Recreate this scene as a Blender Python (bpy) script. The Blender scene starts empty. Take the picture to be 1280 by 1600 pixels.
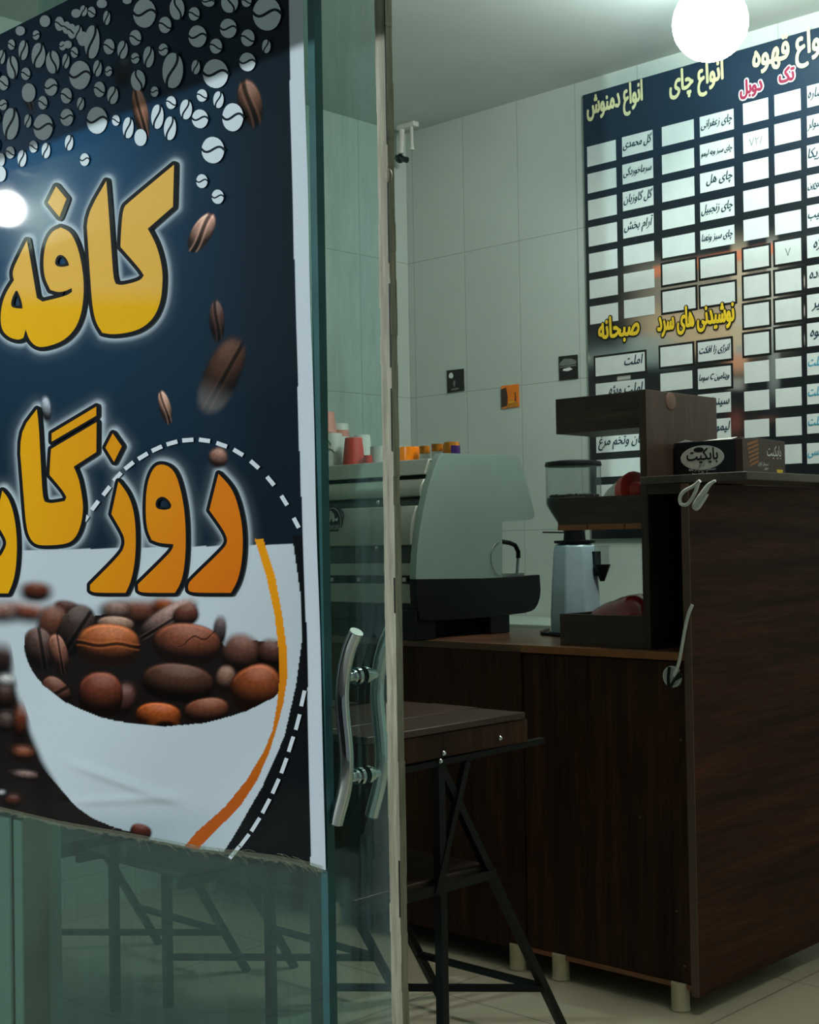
import bpy, bmesh, math, random
import numpy as np
from mathutils import Vector, Matrix
from mathutils.geometry import tessellate_polygon, delaunay_2d_cdt

random.seed(7)
SC = bpy.context.scene
COL = SC.collection
PI = math.pi

# ------------------------------------------------------------------ camera
# world: Z up, +Y runs from the shop front to the menu wall, +X to the right.
FPX, YAW, PITCH, ROLL, CH = 2179.13, -0.75999, 0.021797, 0.017281, 1.05


def cam_axes():
    cy, sy = math.cos(YAW), math.sin(YAW)
    f = np.array([math.cos(PITCH) * sy, math.cos(PITCH) * cy, math.sin(PITCH)])
    r = np.cross(f, [0, 0, 1.0])
    r /= np.linalg.norm(r)
    d = np.cross(f, r)
    return np.array([r * math.cos(ROLL) + d * math.sin(ROLL), -r * math.sin(ROLL) + d * math.cos(ROLL), f])


RC = cam_axes()
EYE = np.array([0, 0, CH])


def ray(x, y):
    return RC.T @ np.array([(x - 640) / FPX, (y - 800) / FPX, 1.0])


def at_y(x, y, Y):                       # photo pixel -> point of the plane Y = const
    d = ray(x, y)
    return EYE + d * (Y / d[1])


def at_x(x, y, X):
    d = ray(x, y)
    return EYE + d * (X / d[0])


def at_z(x, y, Z):
    d = ray(x, y)
    return EYE + d * ((Z - CH) / d[2])


cam = bpy.data.cameras.new('camera')
cam.sensor_fit = 'HORIZONTAL'
cam.sensor_width = 36.0
cam.lens = 36.0 * FPX / 1280.0
cam.clip_start = 0.02
camo = bpy.data.objects.new('camera', cam)
COL.objects.link(camo)
M = Matrix.Identity(4)
for i in range(3):
    M[i][0], M[i][1], M[i][2], M[i][3] = RC[0][i], -RC[1][i], -RC[2][i], EYE[i]
camo.matrix_world = M
SC.camera = camo

# ------------------------------------------------------------------ world, exposure
SC.view_settings.view_transform = 'Standard'
SC.view_settings.look = 'None'
SC.view_settings.exposure = 0.0
SC.view_settings.gamma = 1.0
SC.view_settings.use_curve_mapping = False
world = bpy.data.worlds.new('world')
SC.world = world
world.use_nodes = True
world.node_tree.nodes['Background'].inputs[0].default_value = (0.62, 0.74, 0.78, 1)
world.node_tree.nodes['Background'].inputs[1].default_value = 0.17
LAMP_POWER_INSIDE = 38.0      # radiance of the globe over the bar
LAMP_POWER_ROOM = 125.0       # radiance of the globe over the stools
FLOOD_POWER = 500.0           # watts of the unseen lamp added to light the banner
LAMP_POWER_OUTSIDE = 150.0    # radiance of the globe in the passage
COOL = (0.80, 0.98, 1.0)


# ------------------------------------------------------------------ materials
def lin(c):
    c = np.asarray(c, float) / 255.0
    return np.where(c <= 0.04045, c / 12.92, ((c + 0.055) / 1.055) ** 2.4)


def rgba(c):
    v = lin(c)
    return (float(v[0]), float(v[1]), float(v[2]), 1.0)


class NT:
    def __init__(s, name):
        s.m = bpy.data.materials.new(name)
        s.m.use_nodes = True
        s.t = s.m.node_tree
        s.b = s.t.nodes['Principled BSDF']
        s.out = s.t.nodes['Material Output']

    def n(s, typ, **kw):
        o = s.t.nodes.new(typ)
        for k, v in kw.items():
            setattr(o, k, v)
        return o

    def l(s, a, b):
        s.t.links.new(a, b)

    def coords(s, scale=(1, 1, 1), rot=(0, 0, 0)):
        tc = s.n('ShaderNodeTexCoord')
        mp = s.n('ShaderNodeMapping')
        mp.inputs['Scale'].default_value = scale
        mp.inputs['Rotation'].default_value = rot
        s.l(tc.outputs['Object'], mp.inputs[0])
        return mp.outputs[0]

    def noise(s, vec, scale, detail=4, rough=0.55):
        o = s.n('ShaderNodeTexNoise')
        o.inputs['Scale'].default_value = scale
        o.inputs['Detail'].default_value = detail
        o.inputs['Roughness'].default_value = rough
        s.l(vec, o.inputs['Vector'])
        return o.outputs[0]

    def ramp(s, fac, stops):
        r = s.n('ShaderNodeValToRGB')
        e = r.color_ramp.elements
        while len(e) < len(stops):
            e.new(0.5)
        for i, (p, c) in enumerate(stops):
            e[i].position = p
            e[i].color = c if len(c) == 4 else (*c, 1)
        s.l(fac, r.inputs[0])
        return r.outputs[0]

    def schlick(s, f0=0.04):
        lw = s.n('ShaderNodeLayerWeight')
        lw.inputs[0].default_value = 0.5
        pw = s.n('ShaderNodeMath', operation='POWER')
        pw.inputs[1].default_value = 5.0
        s.l(lw.outputs['Facing'], pw.inputs[0])
        ma = s.n('ShaderNodeMath', operation='MULTIPLY_ADD')
        ma.inputs[1].default_value = 1 - f0
        ma.inputs[2].default_value = f0
        s.l(pw.outputs[0], ma.inputs[0])
        return ma.outputs[0]

    def bump(s, h, strength=0.2, dist=0.002):
        b = s.n('ShaderNodeBump')
        b.inputs['Strength'].default_value = strength
        b.inputs['Distance'].default_value = dist
        s.l(h, b.inputs['Height'])
        s.l(b.outputs[0], s.b.inputs['Normal'])


def plain(name, c, rough=0.5, metal=0.0, vary=0.10, spec=0.5, coat=0.0, scale=25.0):
    t = NT(name)
    a = lin(c)
    v = t.coords()
    f = t.noise(v, scale)
    t.l(t.ramp(f, [(0.3, tuple(a * (1 - vary))), (0.7, tuple(np.minimum(a * (1 + vary), 1)))]), t.b.inputs['Base Color'])
    t.b.inputs['Roughness'].default_value = rough
    t.b.inputs['Metallic'].default_value = metal
    t.b.inputs['Specular IOR Level'].default_value = spec
    t.b.inputs['Coat Weight'].default_value = coat
    return t.m


def wood(name, dark, light, scale, rough=0.45, spec=0.4, streak=60.0):
    """scale stretches the grain: the small number is the direction the grain runs."""
    t = NT(name)
    v = t.coords(scale)
    n1 = t.noise(v, streak, 6, 0.65)
    n2 = t.noise(v, streak * 0.16, 3, 0.5)
    mx = t.n('ShaderNodeMath', operation='MULTIPLY')
    t.l(n1, mx.inputs[0])
    t.l(n2, mx.inputs[1])
    t.l(t.ramp(mx.outputs[0], [(0.12, tuple(lin(dark))), (0.30, tuple(0.5 * (lin(dark) + lin(light)))), (0.48, tuple(lin(light)))]), t.b.inputs['Base Color'])
    t.b.inputs['Roughness'].default_value = rough
    t.b.inputs['Specular IOR Level'].default_value = spec
    t.bump(n1, 0.15, 0.001)
    return t.m


def tiles(name, base, grout, axes, w, h, off, rough, mortar=0.0016, vary=0.05):
    t = NT(name)
    tc = t.n('ShaderNodeTexCoord')
    sp = t.n('ShaderNodeSeparateXYZ')
    cb = t.n('ShaderNodeCombineXYZ')
    t.l(tc.outputs['Object'], sp.inputs[0])
    for i, ax in enumerate(axes):
        ad = t.n('ShaderNodeMath', operation='ADD')
        ad.inputs[1].default_value = off[i]
        t.l(sp.outputs[ax], ad.inputs[0])
        t.l(ad.outputs[0], cb.inputs[i])
    br = t.n('ShaderNodeTexBrick')
    br.offset = 0.0
    br.inputs['Scale'].default_value = 1.0
    br.inputs['Brick Width'].default_value = w
    br.inputs['Row Height'].default_value = h
    br.inputs['Mortar Size'].default_value = mortar
    br.inputs['Mortar Smooth'].default_value = 0.6
    b = lin(base)
    br.inputs['Color1'].default_value = (*(b * (1 + vary)), 1)
    br.inputs['Color2'].default_value = (*(b * (1 - vary)), 1)
    br.inputs['Mortar'].default_value = rgba(grout)
    t.l(cb.outputs[0], br.inputs['Vector'])
    nz = t.noise(cb.outputs[0], 3.0, 5, 0.6)
    mx = t.n('ShaderNodeMix', data_type='RGBA', blend_type='MULTIPLY')
    mx.inputs[0].default_value = 0.5
    t.l(br.outputs[0], mx.inputs[6])
    t.l(t.ramp(nz, [(0.3, (0.82, 0.84, 0.82)), (0.7, (1, 1, 1))]), mx.inputs[7])
    t.l(mx.outputs[2], t.b.inputs['Base Color'])
    t.b.inputs['Roughness'].default_value = rough
    t.bump(br.outputs['Fac'], -0.25, 0.001)
    return t.m


def glass(name, tint, dusty=0.06, dust=(120, 150, 145), refl=1.45):
    """a clear tinted pane: straight-through tint, fresnel reflection and a film of dust streaks."""
    t = NT(name)
    t.t.nodes.remove(t.b)
    tr = t.n('ShaderNodeBsdfTransparent')
    tr.inputs[0].default_value = (*tint, 1)
    gl = t.n('ShaderNodeBsdfGlossy')
    gl.inputs['Roughness'].default_value = 0.02
    m1 = t.n('ShaderNodeMixShader')
    t.l(t.schlick(), m1.inputs[0])
    t.l(tr.outputs[0], m1.inputs[1])
    t.l(gl.outputs[0], m1.inputs[2])
    df = t.n('ShaderNodeBsdfDiffuse')
    df.inputs[0].default_value = rgba(dust)
    m2 = t.n('ShaderNodeMixShader')
    nz = t.noise(t.coords((14, 14, 2.0)), 2.2, 7, 0.7)
    t.l(t.ramp(nz, [(0.35, (dusty * 0.25,) * 3), (0.75, (dusty * 1.8,) * 3)]), m2.inputs[0])
    t.l(m1.outputs[0], m2.inputs[1])
    t.l(df.outputs[0], m2.inputs[2])
    t.l(m2.outputs[0], t.out.inputs[0])
    return t.m


def clear(name, tint=(0.96, 0.98, 0.98), rough=0.03, body=0.0, bodycol=(200, 200, 200)):
    t = NT(name)
    t.t.nodes.remove(t.b)
    tr = t.n('ShaderNodeBsdfTransparent')
    tr.inputs[0].default_value = (*tint, 1)
    gl = t.n('ShaderNodeBsdfGlossy')
    gl.inputs['Roughness'].default_value = rough
    m1 = t.n('ShaderNodeMixShader')
    t.l(t.schlick(), m1.inputs[0])
    t.l(tr.outputs[0], m1.inputs[1])
    t.l(gl.outputs[0], m1.inputs[2])
    df = t.n('ShaderNodeBsdfDiffuse')
    nz = t.noise(t.coords(), 40.0)
    t.l(t.ramp(nz, [(0.3, tuple(lin(bodycol) * 0.8)), (0.7, tuple(lin(bodycol)))]), df.inputs[0])
    m2 = t.n('ShaderNodeMixShader')
    m2.inputs[0].default_value = body
    t.l(m1.outputs[0], m2.inputs[1])
    t.l(df.outputs[0], m2.inputs[2])
    t.l(m2.outputs[0], t.out.inputs[0])
    return t.m


def printed(name, rough=0.3, spec=0.5, coat=0.0):
    """ink print: colours come from the mesh's colour attribute."""
    t = NT(name)
    a = t.n('ShaderNodeVertexColor', layer_name='ink')
    nz = t.noise(t.coords(), 180.0, 2)
    mx = t.n('ShaderNodeMix', data_type='RGBA', blend_type='MULTIPLY')
    mx.inputs[0].default_value = 0.25
    t.l(a.outputs[0], mx.inputs[6])
    t.l(t.ramp(nz, [(0.3, (0.85, 0.85, 0.85)), (0.7, (1, 1, 1))]), mx.inputs[7])
    t.l(mx.outputs[2], t.b.inputs['Base Color'])
    t.b.inputs['Roughness'].default_value = rough
    t.b.inputs['Specular IOR Level'].default_value = spec
    t.b.inputs['Coat Weight'].default_value = coat
    t.b.inputs['Coat Roughness'].default_value = 0.06
    return t.m


def emitter(name, col, strength):
    t = NT(name)
    t.t.nodes.remove(t.b)
    e = t.n('ShaderNodeEmission')
    e.inputs[0].default_value = (*col, 1)
    e.inputs[1].default_value = strength
    t.l(e.outputs[0], t.out.inputs[0])
    return t.m


MT = {}
MT['wall_back'] = tiles('glazed wall tile', (192, 203, 195), (146, 155, 148), (0, 2), 0.25, 0.5, (0.02, -0.085), 0.38, vary=0.02)
MT['wall_left'] = tiles('glazed side wall tile', (192, 203, 195), (146, 155, 148), (1, 2), 0.25, 0.5, (0.0, -0.085), 0.38, vary=0.02)
MT['ceiling'] = plain('painted ceiling', (196, 203, 197), 0.8, vary=0.04, scale=3)
MT['floor'] = tiles('ceramic floor tile', (178, 170, 146), (120, 114, 96), (0, 1), 0.6, 0.6, (0.432, -0.01), 0.35, mortar=0.003, vary=0.03)
MT['pave'] = tiles('paving outside', (150, 150, 142), (96, 96, 90), (0, 1), 0.4, 0.4, (0, 0), 0.7, mortar=0.004)
MT['pier'] = plain('pale green plaster', (112, 130, 116), 0.7, vary=0.05, scale=4)
MT['dark_wall'] = plain('dark rendered wall', (58, 62, 62), 0.8, scale=3)
MT['plaster'] = plain('painted plaster', (160, 178, 164), 0.7, vary=0.05, scale=4)
MT['glass'] = glass('green float glass', (0.83, 0.93, 0.905), 0.02)
MT['door_glass'] = glass('dusty door glass', (0.87, 0.955, 0.94), 0.09)
MT['glass_edge'] = plain('teal glass edge', (50, 92, 94), 0.25, vary=0.2, scale=12)
MT['door_edge'] = wood('worn pale edge strip', (112, 108, 84), (200, 196, 172), (8, 8, 0.6), 0.5, 0.4, 20)
MT['wood_v'] = wood('dark wood, upright grain', (30, 18, 12), (82, 50, 34), (3, 3, 0.16), 0.45, 0.15)
MT['wood_h'] = wood('dark wood, level grain', (38, 19, 12), (98, 52, 35), (3, 0.16, 3), 0.45, 0.12)
MT['wood_x'] = wood('dark shelf wood', (44, 33, 27), (84, 66, 55), (0.16, 3, 3), 0.42, 0.4)
MT['wood_up'] = wood('dark upright wood', (42, 30, 24), (86, 64, 52), (3, 3, 0.16), 0.4, 0.4)
MT['worktop'] = wood('brown worktop laminate', (70, 46, 32), (120, 84, 58), (0.2, 3, 3), 0.3, 0.5)
MT['edge_band'] = plain('orange brown edge band', (140, 88, 48), 0.45, vary=0.12)
MT['edge_dark'] = plain('brown edge band', (96, 70, 56), 0.45, vary=0.12)
MT['slab'] = wood('grey brown bar top', (62, 54, 48), (98, 86, 76), (3, 0.2, 3), 0.35, 0.5)
MT['niche'] = plain('black for dark interiors', (16, 17, 18), 0.7)  # near-black; in the niche it stands in for shade
MT['leg'] = plain('cream plastic leg', (196, 184, 150), 0.4)
MT['white_plastic'] = plain('white plastic', (214, 214, 206), 0.35)
MT['black_plastic'] = plain('black plastic', (12, 15, 17), 0.42, spec=0.3)
MT['black_matte'] = plain('black painted steel', (11, 13, 14), 0.45, spec=0.25)
MT['steel'] = plain('brushed steel', (176, 182, 176), 0.30, metal=1.0, vary=0.05)
MT['steel_dark'] = plain('dark steel', (70, 76, 76), 0.35, metal=1.0)
MT['steel_paint'] = plain('grey green enamel', (134, 156, 146), 0.32, metal=0.3, vary=0.03, scale=8)
MT['machine_panel'] = plain('satin machine panel', (156, 160, 148), 0.34, metal=0.35, vary=0.05)
MT['steel_cap'] = plain('dull steel cap', (150, 158, 150), 0.5, metal=0.6)
MT['chrome'] = plain('chrome', (215, 220, 220), 0.08, metal=1.0, vary=0.02)
MT['grinder'] = plain('pale blue enamel', (172, 200, 208), 0.35, metal=0.2, vary=0.04)
MT['bean'] = plain('roasted beans', (34, 22, 17), 0.5, vary=0.4, scale=90)
MT['hopper'] = clear('clear hopper plastic', (0.90, 0.94, 0.94), 0.05, 0.10, (150, 165, 165))
MT['glassware'] = clear('clear glass', (0.93, 0.94, 0.92), 0.02, 0.06)
MT['paper_white'] = plain('white paper cup', (206, 208, 198), 0.5)
MT['paper_red'] = plain('red paper cup', (204, 62, 46), 0.5)
MT['pink'] = plain('pink paper cup', (210, 140, 126), 0.5)
MT['orange'] = plain('orange glaze', (238, 128, 14), 0.25)
MT['amber'] = plain('amber lustre', (206, 132, 40), 0.18, metal=0.5, vary=0.5, scale=30)
MT['purple'] = plain('violet lustre', (70, 44, 110), 0.2, metal=0.4, vary=0.3)
MT['grey_ink'] = plain('grey ink', (112, 118, 110), 0.5)
MT['red_foil'] = plain('dark red foil', (150, 28, 32), 0.22, vary=0.3, scale=18, coat=0.5)
MT['black_card'] = plain('black card', (14, 16, 19), 0.35)
MT['brown_card'] = plain('dark brown card', (58, 38, 30), 0.35)
MT['ink_black'] = plain('black ink', (14, 14, 15), 0.4)
MT['ink_blue'] = plain('dark teal ink', (22, 52, 66), 0.4)
MT['ink_cyan'] = plain('sky blue ink', (60, 150, 175), 0.4)
MT['ink_gold'] = plain('yellow ink', (234, 198, 44), 0.4)
MT['ink_cream'] = plain('cream ink', (226, 222, 170), 0.4)
MT['ink_red'] = plain('crimson ink', (150, 40, 70), 0.4)
MT['ink_white'] = plain('white ink', (226, 230, 230), 0.4)
MT['ink_pencil'] = plain('faint pencil', (120, 130, 130), 0.6)
MT['cell'] = plain('white price field', (214, 222, 218), 0.22, vary=0.03)
MT['silver_oval'] = plain('silver card print', (200, 200, 188), 0.3)
MT['wafer'] = plain('wafer print', (150, 92, 44), 0.4, vary=0.3, scale=120)
MT['tape'] = clear('clear tape', (0.85, 0.90, 0.86), 0.12, 0.16, (190, 190, 160))
MT['ink'] = printed('gloss banner print', 0.5, 0.03, 0.24)
MT['ink_board'] = printed('gloss board print', 0.28, 0.5, 0.2)
MT['seat_wood'] = wood('worn brown seat', (34, 22, 16), (84, 57, 42), (3, 0.2, 3), 0.35, 0.5)
MT['globe'] = emitter('lit globe', COOL, LAMP_POWER_INSIDE)
MT['globe_room'] = emitter('lit room globe', (1.0, 0.98, 0.90), LAMP_POWER_ROOM)
MT['flood_lens'] = emitter('lit flood lens', (0.88, 0.97, 1.0), 60.0)
MT['globe_out'] = emitter('lit passage globe', (0.93, 1.0, 1.0), LAMP_POWER_OUTSIDE)


# ------------------------------------------------------------------ mesh helpers
class MB:
    def __init__(s):
        s.v, s.f, s.m, s.c = [], [], [], []

    def add(s, vs, fs, mat=0, cols=None):
        o = len(s.v)
        s.v += [tuple(map(float, p)) for p in vs]
        s.f += [tuple(i + o for i in f) for f in fs]
        s.m += [mat] * len(fs)
        if cols is not None:
            s.c += [tuple(c) for c in cols]
        return s

    def box(s, a, b, mat=0):
        x0, y0, z0 = [min(p, q) for p, q in zip(a, b)]
        x1, y1, z1 = [max(p, q) for p, q in zip(a, b)]
        vs = [(x0, y0, z0), (x1, y0, z0), (x1, y1, z0), (x0, y1, z0), (x0, y0, z1), (x1, y0, z1), (x1, y1, z1), (x0, y1, z1)]
        return s.add(vs, [(3, 2, 1, 0), (4, 5, 6, 7), (0, 1, 5, 4), (1, 2, 6, 5), (2, 3, 7, 6), (3, 0, 4, 7)], mat)

    def prism(s, poly, axis, a, b, mat=0):
        """poly: 2-D points; extruded along axis (0,1,2) from a to b."""
        def P(p, t):
            q = list(p)
            q.insert(axis, t)
            return tuple(q)
        n = len(poly)
        vs = [P(p, a) for p in poly] + [P(p, b) for p in poly]
        tr = tessellate_polygon([[Vector((p[0], p[1], 0)) for p in poly]])
        fs = [t for t in tr] + [tuple(i + n for i in reversed(t)) for t in tr]
        fs += [(i, (i + 1) % n, (i + 1) % n + n, i + n) for i in range(n)]
        return s.add(vs, fs, mat)

    def tube(s, pts, r, n=10, mat=0, cap=True):
        pts = [Vector(p) for p in pts]
        rs = r if isinstance(r, (list, tuple)) else [r] * len(pts)
        vs, fs = [], []
        up = None
        for i, p in enumerate(pts):
            t = (pts[min(i + 1, len(pts) - 1)] - pts[max(i - 1, 0)]).normalized()
            if up is None:
                up = Vector((0, 0, 1)) if abs(t.z) < 0.9 else Vector((1, 0, 0))
            e1 = (up - t * up.dot(t)).normalized()
            up = e1
            e2 = t.cross(e1)
            for k in range(n):
                a = 2 * PI * k / n
                vs.append(p + (e1 * math.cos(a) + e2 * math.sin(a)) * rs[i])
        for i in range(len(pts) - 1):
            for k in range(n):
                a, b = i * n + k, i * n + (k + 1) % n
                fs.append((a, b, b + n, a + n))
        if cap:
            fs.append(tuple(reversed(range(n))))
            fs.append(tuple(range((len(pts) - 1) * n, len(pts) * n)))
        return s.add(vs, fs, mat)

    def bar(s, a, b, w, h=None, mat=0, up=(0, 0, 1)):
        """square-section bar from a to b"""
        h = h or w
        a, b = Vector(a), Vector(b)
        t = (b - a).normalized()
        u = Vector(up)
        if abs(t.dot(u)) > 0.95:
            u = Vector((0, 1, 0))
        e1 = t.cross(u).normalized()
        e2 = e1.cross(t)
        vs = []
        for p in (a, b):
            for i, j in ((-1, -1), (1, -1), (1, 1), (-1, 1)):
                vs.append(p + e1 * (i * w / 2) + e2 * (j * h / 2))
        return s.add(vs, [(3, 2, 1, 0), (4, 5, 6, 7), (0, 1, 5, 4), (1, 2, 6, 5), (2, 3, 7, 6), (3, 0, 4, 7)], mat)

    def lathe(s, prof, c, n=28, mat=0, axis='z'):
        vs, fs = [], []
        for r, z in prof:
            for k in range(n):
                a = 2 * PI * k / n
                q = (r * math.cos(a), r * math.sin(a), z)
                if axis == 'y':
                    q = (q[0], q[2], q[1])
                elif axis == 'x':
                    q = (q[2], q[0], q[1])
                vs.append((c[0] + q[0], c[1] + q[1], c[2] + q[2]))
        for i in range(len(prof) - 1):
            for k in range(n):
                a, b = i * n + k, i * n + (k + 1) % n
                fs.append((a, b, b + n, a + n))
        fs.append(tuple(reversed(range(n))))
        fs.append(tuple(range((len(prof) - 1) * n, len(prof) * n)))
        return s.add(vs, fs, mat)

    def sphere(s, c, r, sc=(1, 1, 1), n=24, m=14, mat=0):
        prof = [(max(r * math.sin(PI * i / m), 1e-4), -r * math.cos(PI * i / m)) for i in range(m + 1)]
        o = len(s.v)
        s.lathe(prof, (0, 0, 0), n, mat)
        for i in range(o, len(s.v)):
            p = s.v[i]
            s.v[i] = (c[0] + p[0] * sc[0], c[1] + p[1] * sc[1], c[2] + p[2] * sc[2])
        return s

    def build(s, name, mats, parent=None, smooth=35, bevel=0.0, loc=None, cols=False):
        mats = mats if isinstance(mats, (list, tuple)) else [mats]
        me = bpy.data.meshes.new(name)
        off = Vector((0, 0, 0))
        q = parent
        while q is not None:
            off += q.location
            q = q.parent
        if loc is not None:
            off = off + Vector(loc) if parent is not None else Vector(loc)
        vs = [(p[0] - off.x, p[1] - off.y, p[2] - off.z) for p in s.v]
        me.from_pydata(vs, [], s.f)
        for m in mats:
            me.materials.append(MT[m] if isinstance(m, str) else m)
        if len(mats) > 1:
            me.polygons.foreach_set('material_index', s.m)
        if s.c:
            at = me.color_attributes.new('ink', 'FLOAT_COLOR', 'POINT')
            at.data.foreach_set('color', np.array([(c[0], c[1], c[2], 1.0) for c in s.c], dtype=np.float32).ravel())
        if not s.c:
            bm = bmesh.new()
            bm.from_mesh(me)
            bmesh.ops.recalc_face_normals(bm, faces=bm.faces)
            bm.to_mesh(me)
            bm.free()
        if smooth:
            me.shade_smooth()
            me.set_sharp_from_angle(angle=math.radians(smooth))
        o = bpy.data.objects.new(name, me)
        COL.objects.link(o)
        if parent is not None:
            o.parent = parent
            if loc is not None:
                o.location = loc
        elif loc is not None:
            o.location = loc
        if bevel:
            b = o.modifiers.new('bevel', 'BEVEL')
            b.width = bevel
            b.segments = 2
            b.limit_method = 'ANGLE'
            b.angle_limit = math.radians(40)
        return o


def tag(o, label=None, cat=None, group=None, kind=None):
    if label:
        o['label'] = label
    if cat:
        o['category'] = cat
    if group:
        o['group'] = group
    if kind:
        o['kind'] = kind
    return o


def thing(name, label, cat, loc, group=None):
    o = bpy.data.objects.new(name, None)
    o.empty_display_size = 0.05
    COL.objects.link(o)
    o.location = tuple(map(float, loc))
    return tag(o, label, cat, group)


def struct(name, mb, mat, **kw):
    return tag(mb.build(name, mat, **kw), kind='structure')


def copy_tree(o, parent=None):
    c = o.copy()
    COL.objects.link(c)
    if parent is not None:
        c.parent = parent
    for ch in [x for x in SC.objects if x.parent == o]:
        copy_tree(ch, c)
    return c


# ------------------------------------------------------------------ lettering
FORMS = {}
for ch, codes in {
    'ا': (0xFE8D, 0xFE8E), 'آ': (0xFE81, 0xFE82), 'د': (0xFEA9, 0xFEAA), 'ر': (0xFEAD, 0xFEAE), 'ز': (0xFEAF, 0xFEB0),
    'ژ': (0xFB8A, 0xFB8B), 'و': (0xFEED, 0xFEEE),
    'ب': (0xFE8F,), 'پ': (0xFB56,), 'ت': (0xFE95,), 'ج': (0xFE9D,), 'چ': (0xFB7A,), 'ح': (0xFEA1,), 'خ': (0xFEA5,),
    'س': (0xFEB1,), 'ش': (0xFEB5,), 'ص': (0xFEB9,), 'ع': (0xFEC9,), 'غ': (0xFECD,), 'ف': (0xFED1,), 'ق': (0xFED5,),
    'ک': (0xFB8E,), 'گ': (0xFB92,), 'ل': (0xFEDD,), 'م': (0xFEE1,), 'ن': (0xFEE5,), 'ه': (0xFEE9,), 'ی': (0xFBFC,),
}.items():
    FORMS[ch] = codes if len(codes) == 2 else tuple(codes[0] + i for i in range(4))


def shape_text(s):
    """joined Persian letter forms in left-to-right drawing order"""
    out = []
    for i, ch in enumerate(s):
        f = FORMS.get(ch)
        if f is None:
            out.append(ch)
            continue
        p = FORMS.get(s[i - 1]) if i else None
        n = FORMS.get(s[i + 1]) if i + 1 < len(s) else None
        jp = p is not None and len(p) == 4
        jn = n is not None and len(f) == 4
        out.append(chr(f[(3 if jn else 1) if jp else (2 if jn else 0)]))
    return ''.join(reversed(out))


_tc = {}


def text_mesh(s, res=2, rtl=True):
    """filled triangles of a word: outlines from the font, inside decided by winding number"""
    key = (s, res)
    if key not in _tc:
        c = bpy.data.curves.new('t', 'FONT')
        c.body = shape_text(s) if rtl else s
        c.resolution_u = res
        c.fill_mode = 'NONE'
        o = bpy.data.objects.new('t', c)
        COL.objects.link(o)
        dg = bpy.context.evaluated_depsgraph_get()
        me = bpy.data.meshes.new_from_object(o.evaluated_get(dg))
        vs = np.array([v.co[:2] for v in me.vertices])
        ed = [tuple(x.vertices) for x in me.edges]
        bpy.data.objects.remove(o)
        bpy.data.curves.remove(c)
        bpy.data.meshes.remove(me)
        r = delaunay_2d_cdt([Vector(v) for v in vs], ed, [], 0, 1e-5)
        V = np.array([tuple(v) for v in r[0]])
        F = [tuple(f) for f in r[2]]
        cen = np.array([V[list(f)].mean(0) for f in F])
        A, B = vs[[x[0] for x in ed]], vs[[x[1] for x in ed]]
        w = np.zeros(len(cen), int)
        for (ax, ay), (bx, by) in zip(A, B):
            if ay == by:
                continue
            xi = ax + (cen[:, 1] - ay) * (bx - ax) / (by - ay)
            w += np.where((ay <= cen[:, 1]) & (by > cen[:, 1]) & (xi > cen[:, 0]), 1, 0)
            w -= np.where((by <= cen[:, 1]) & (ay > cen[:, 1]) & (xi > cen[:, 0]), 1, 0)
        _tc[key] = (V, [f for f, k in zip(F, w) if k != 0])
    return _tc[key]


def put_text(mb, s, org, ex, ey, size, mat=0, align='r', width=None, shear=0.0, res=2, rtl=True):
    """lay the word s on a plane: org is the end of the baseline (or its middle), ex/ey unit vectors"""
    vs, fs = text_mesh(s, res, rtl)
    x0, x1 = vs[:, 0].min(), vs[:, 0].max()
    kx = size if width is None else width / (x1 - x0)
    px = {'r': vs[:, 0] - x1, 'l': vs[:, 0] - x0, 'c': vs[:, 0] - (x0 + x1) / 2}[align] * kx
    py = vs[:, 1] * size
    px = px + shear * py
    ex, ey, org = np.array(ex), np.array(ey), np.array(org)
    mb.add(org + px[:, None] * ex + py[:, None] * ey, fs, mat)

# ================================================================== THE SETTING
YB, XL, ZC = 3.75, -3.55, 2.572            # menu wall, left wall, ceiling
YG = 1.38                                   # outer face of the fixed shop-front pane
struct('floor', MB().box((XL - 0.1, 1.30, -0.06), (0.9, YB + 0.1, 0.0)), 'floor')
struct('pavement', MB().box((-9.0, -4.6, -0.08), (3.0, 1.30, -0.002)), 'pave')
struct('wall_back', MB().box((XL - 0.1, YB, 0), (0.9, YB + 0.1, ZC)), 'wall_back')
struct('wall_left', MB().box((XL - 0.1, 1.42, 0), (XL, YB, ZC)), 'wall_left')
struct('wall_right', MB().box((0.8, 1.42, 0), (0.9, YB, ZC)), 'plaster')
struct('ceiling', MB().box((XL - 0.1, 1.34, ZC), (0.9, YB + 0.1, ZC + 0.1)), 'ceiling')
struct('wall_opposite', MB().box((-9.0, -4.75, 0), (3.0, -4.60, 2.3)), 'dark_wall')
# plastered pier just behind the pane, at the left of the photo
pier = MB().box((-2.95, 1.47, 0), (-2.468, 1.56, 1.45))
for k in range(4):
    x = -2.90 + 0.115 * k
    pier.box((x, 1.462, 0), (x + 0.055, 1.47, 1.45))
struct('trim_2', pier, 'pier', bevel=0.004)
struct('wall_front', MB().box((-9.0, 1.30, 0), (-2.86, 1.415, 2.70)), 'plaster')
# front rail of the awning over the passage
struct('trim_1', MB().box((-6.5, 0.585, 1.908), (0.6, 0.60, 2.150)), 'plaster')

# fixed pane, its right edge stands free
pane = MB().box((-2.858, YG, 0.0), (-1.500, YG + 0.012, 2.50))
w1 = struct('window_1', pane, 'glass')
ed = MB()
zs = np.linspace(0, 2.5, 40)
for a, b in zip(zs[:-1], zs[1:]):
    ed.box((-1.500, YG - 0.001, a), (-1.486, YG + 0.014, b))
tag(ed.build('pane_edge', 'glass_edge', w1, smooth=0), 'thick teal polished edge of the pane')

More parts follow.
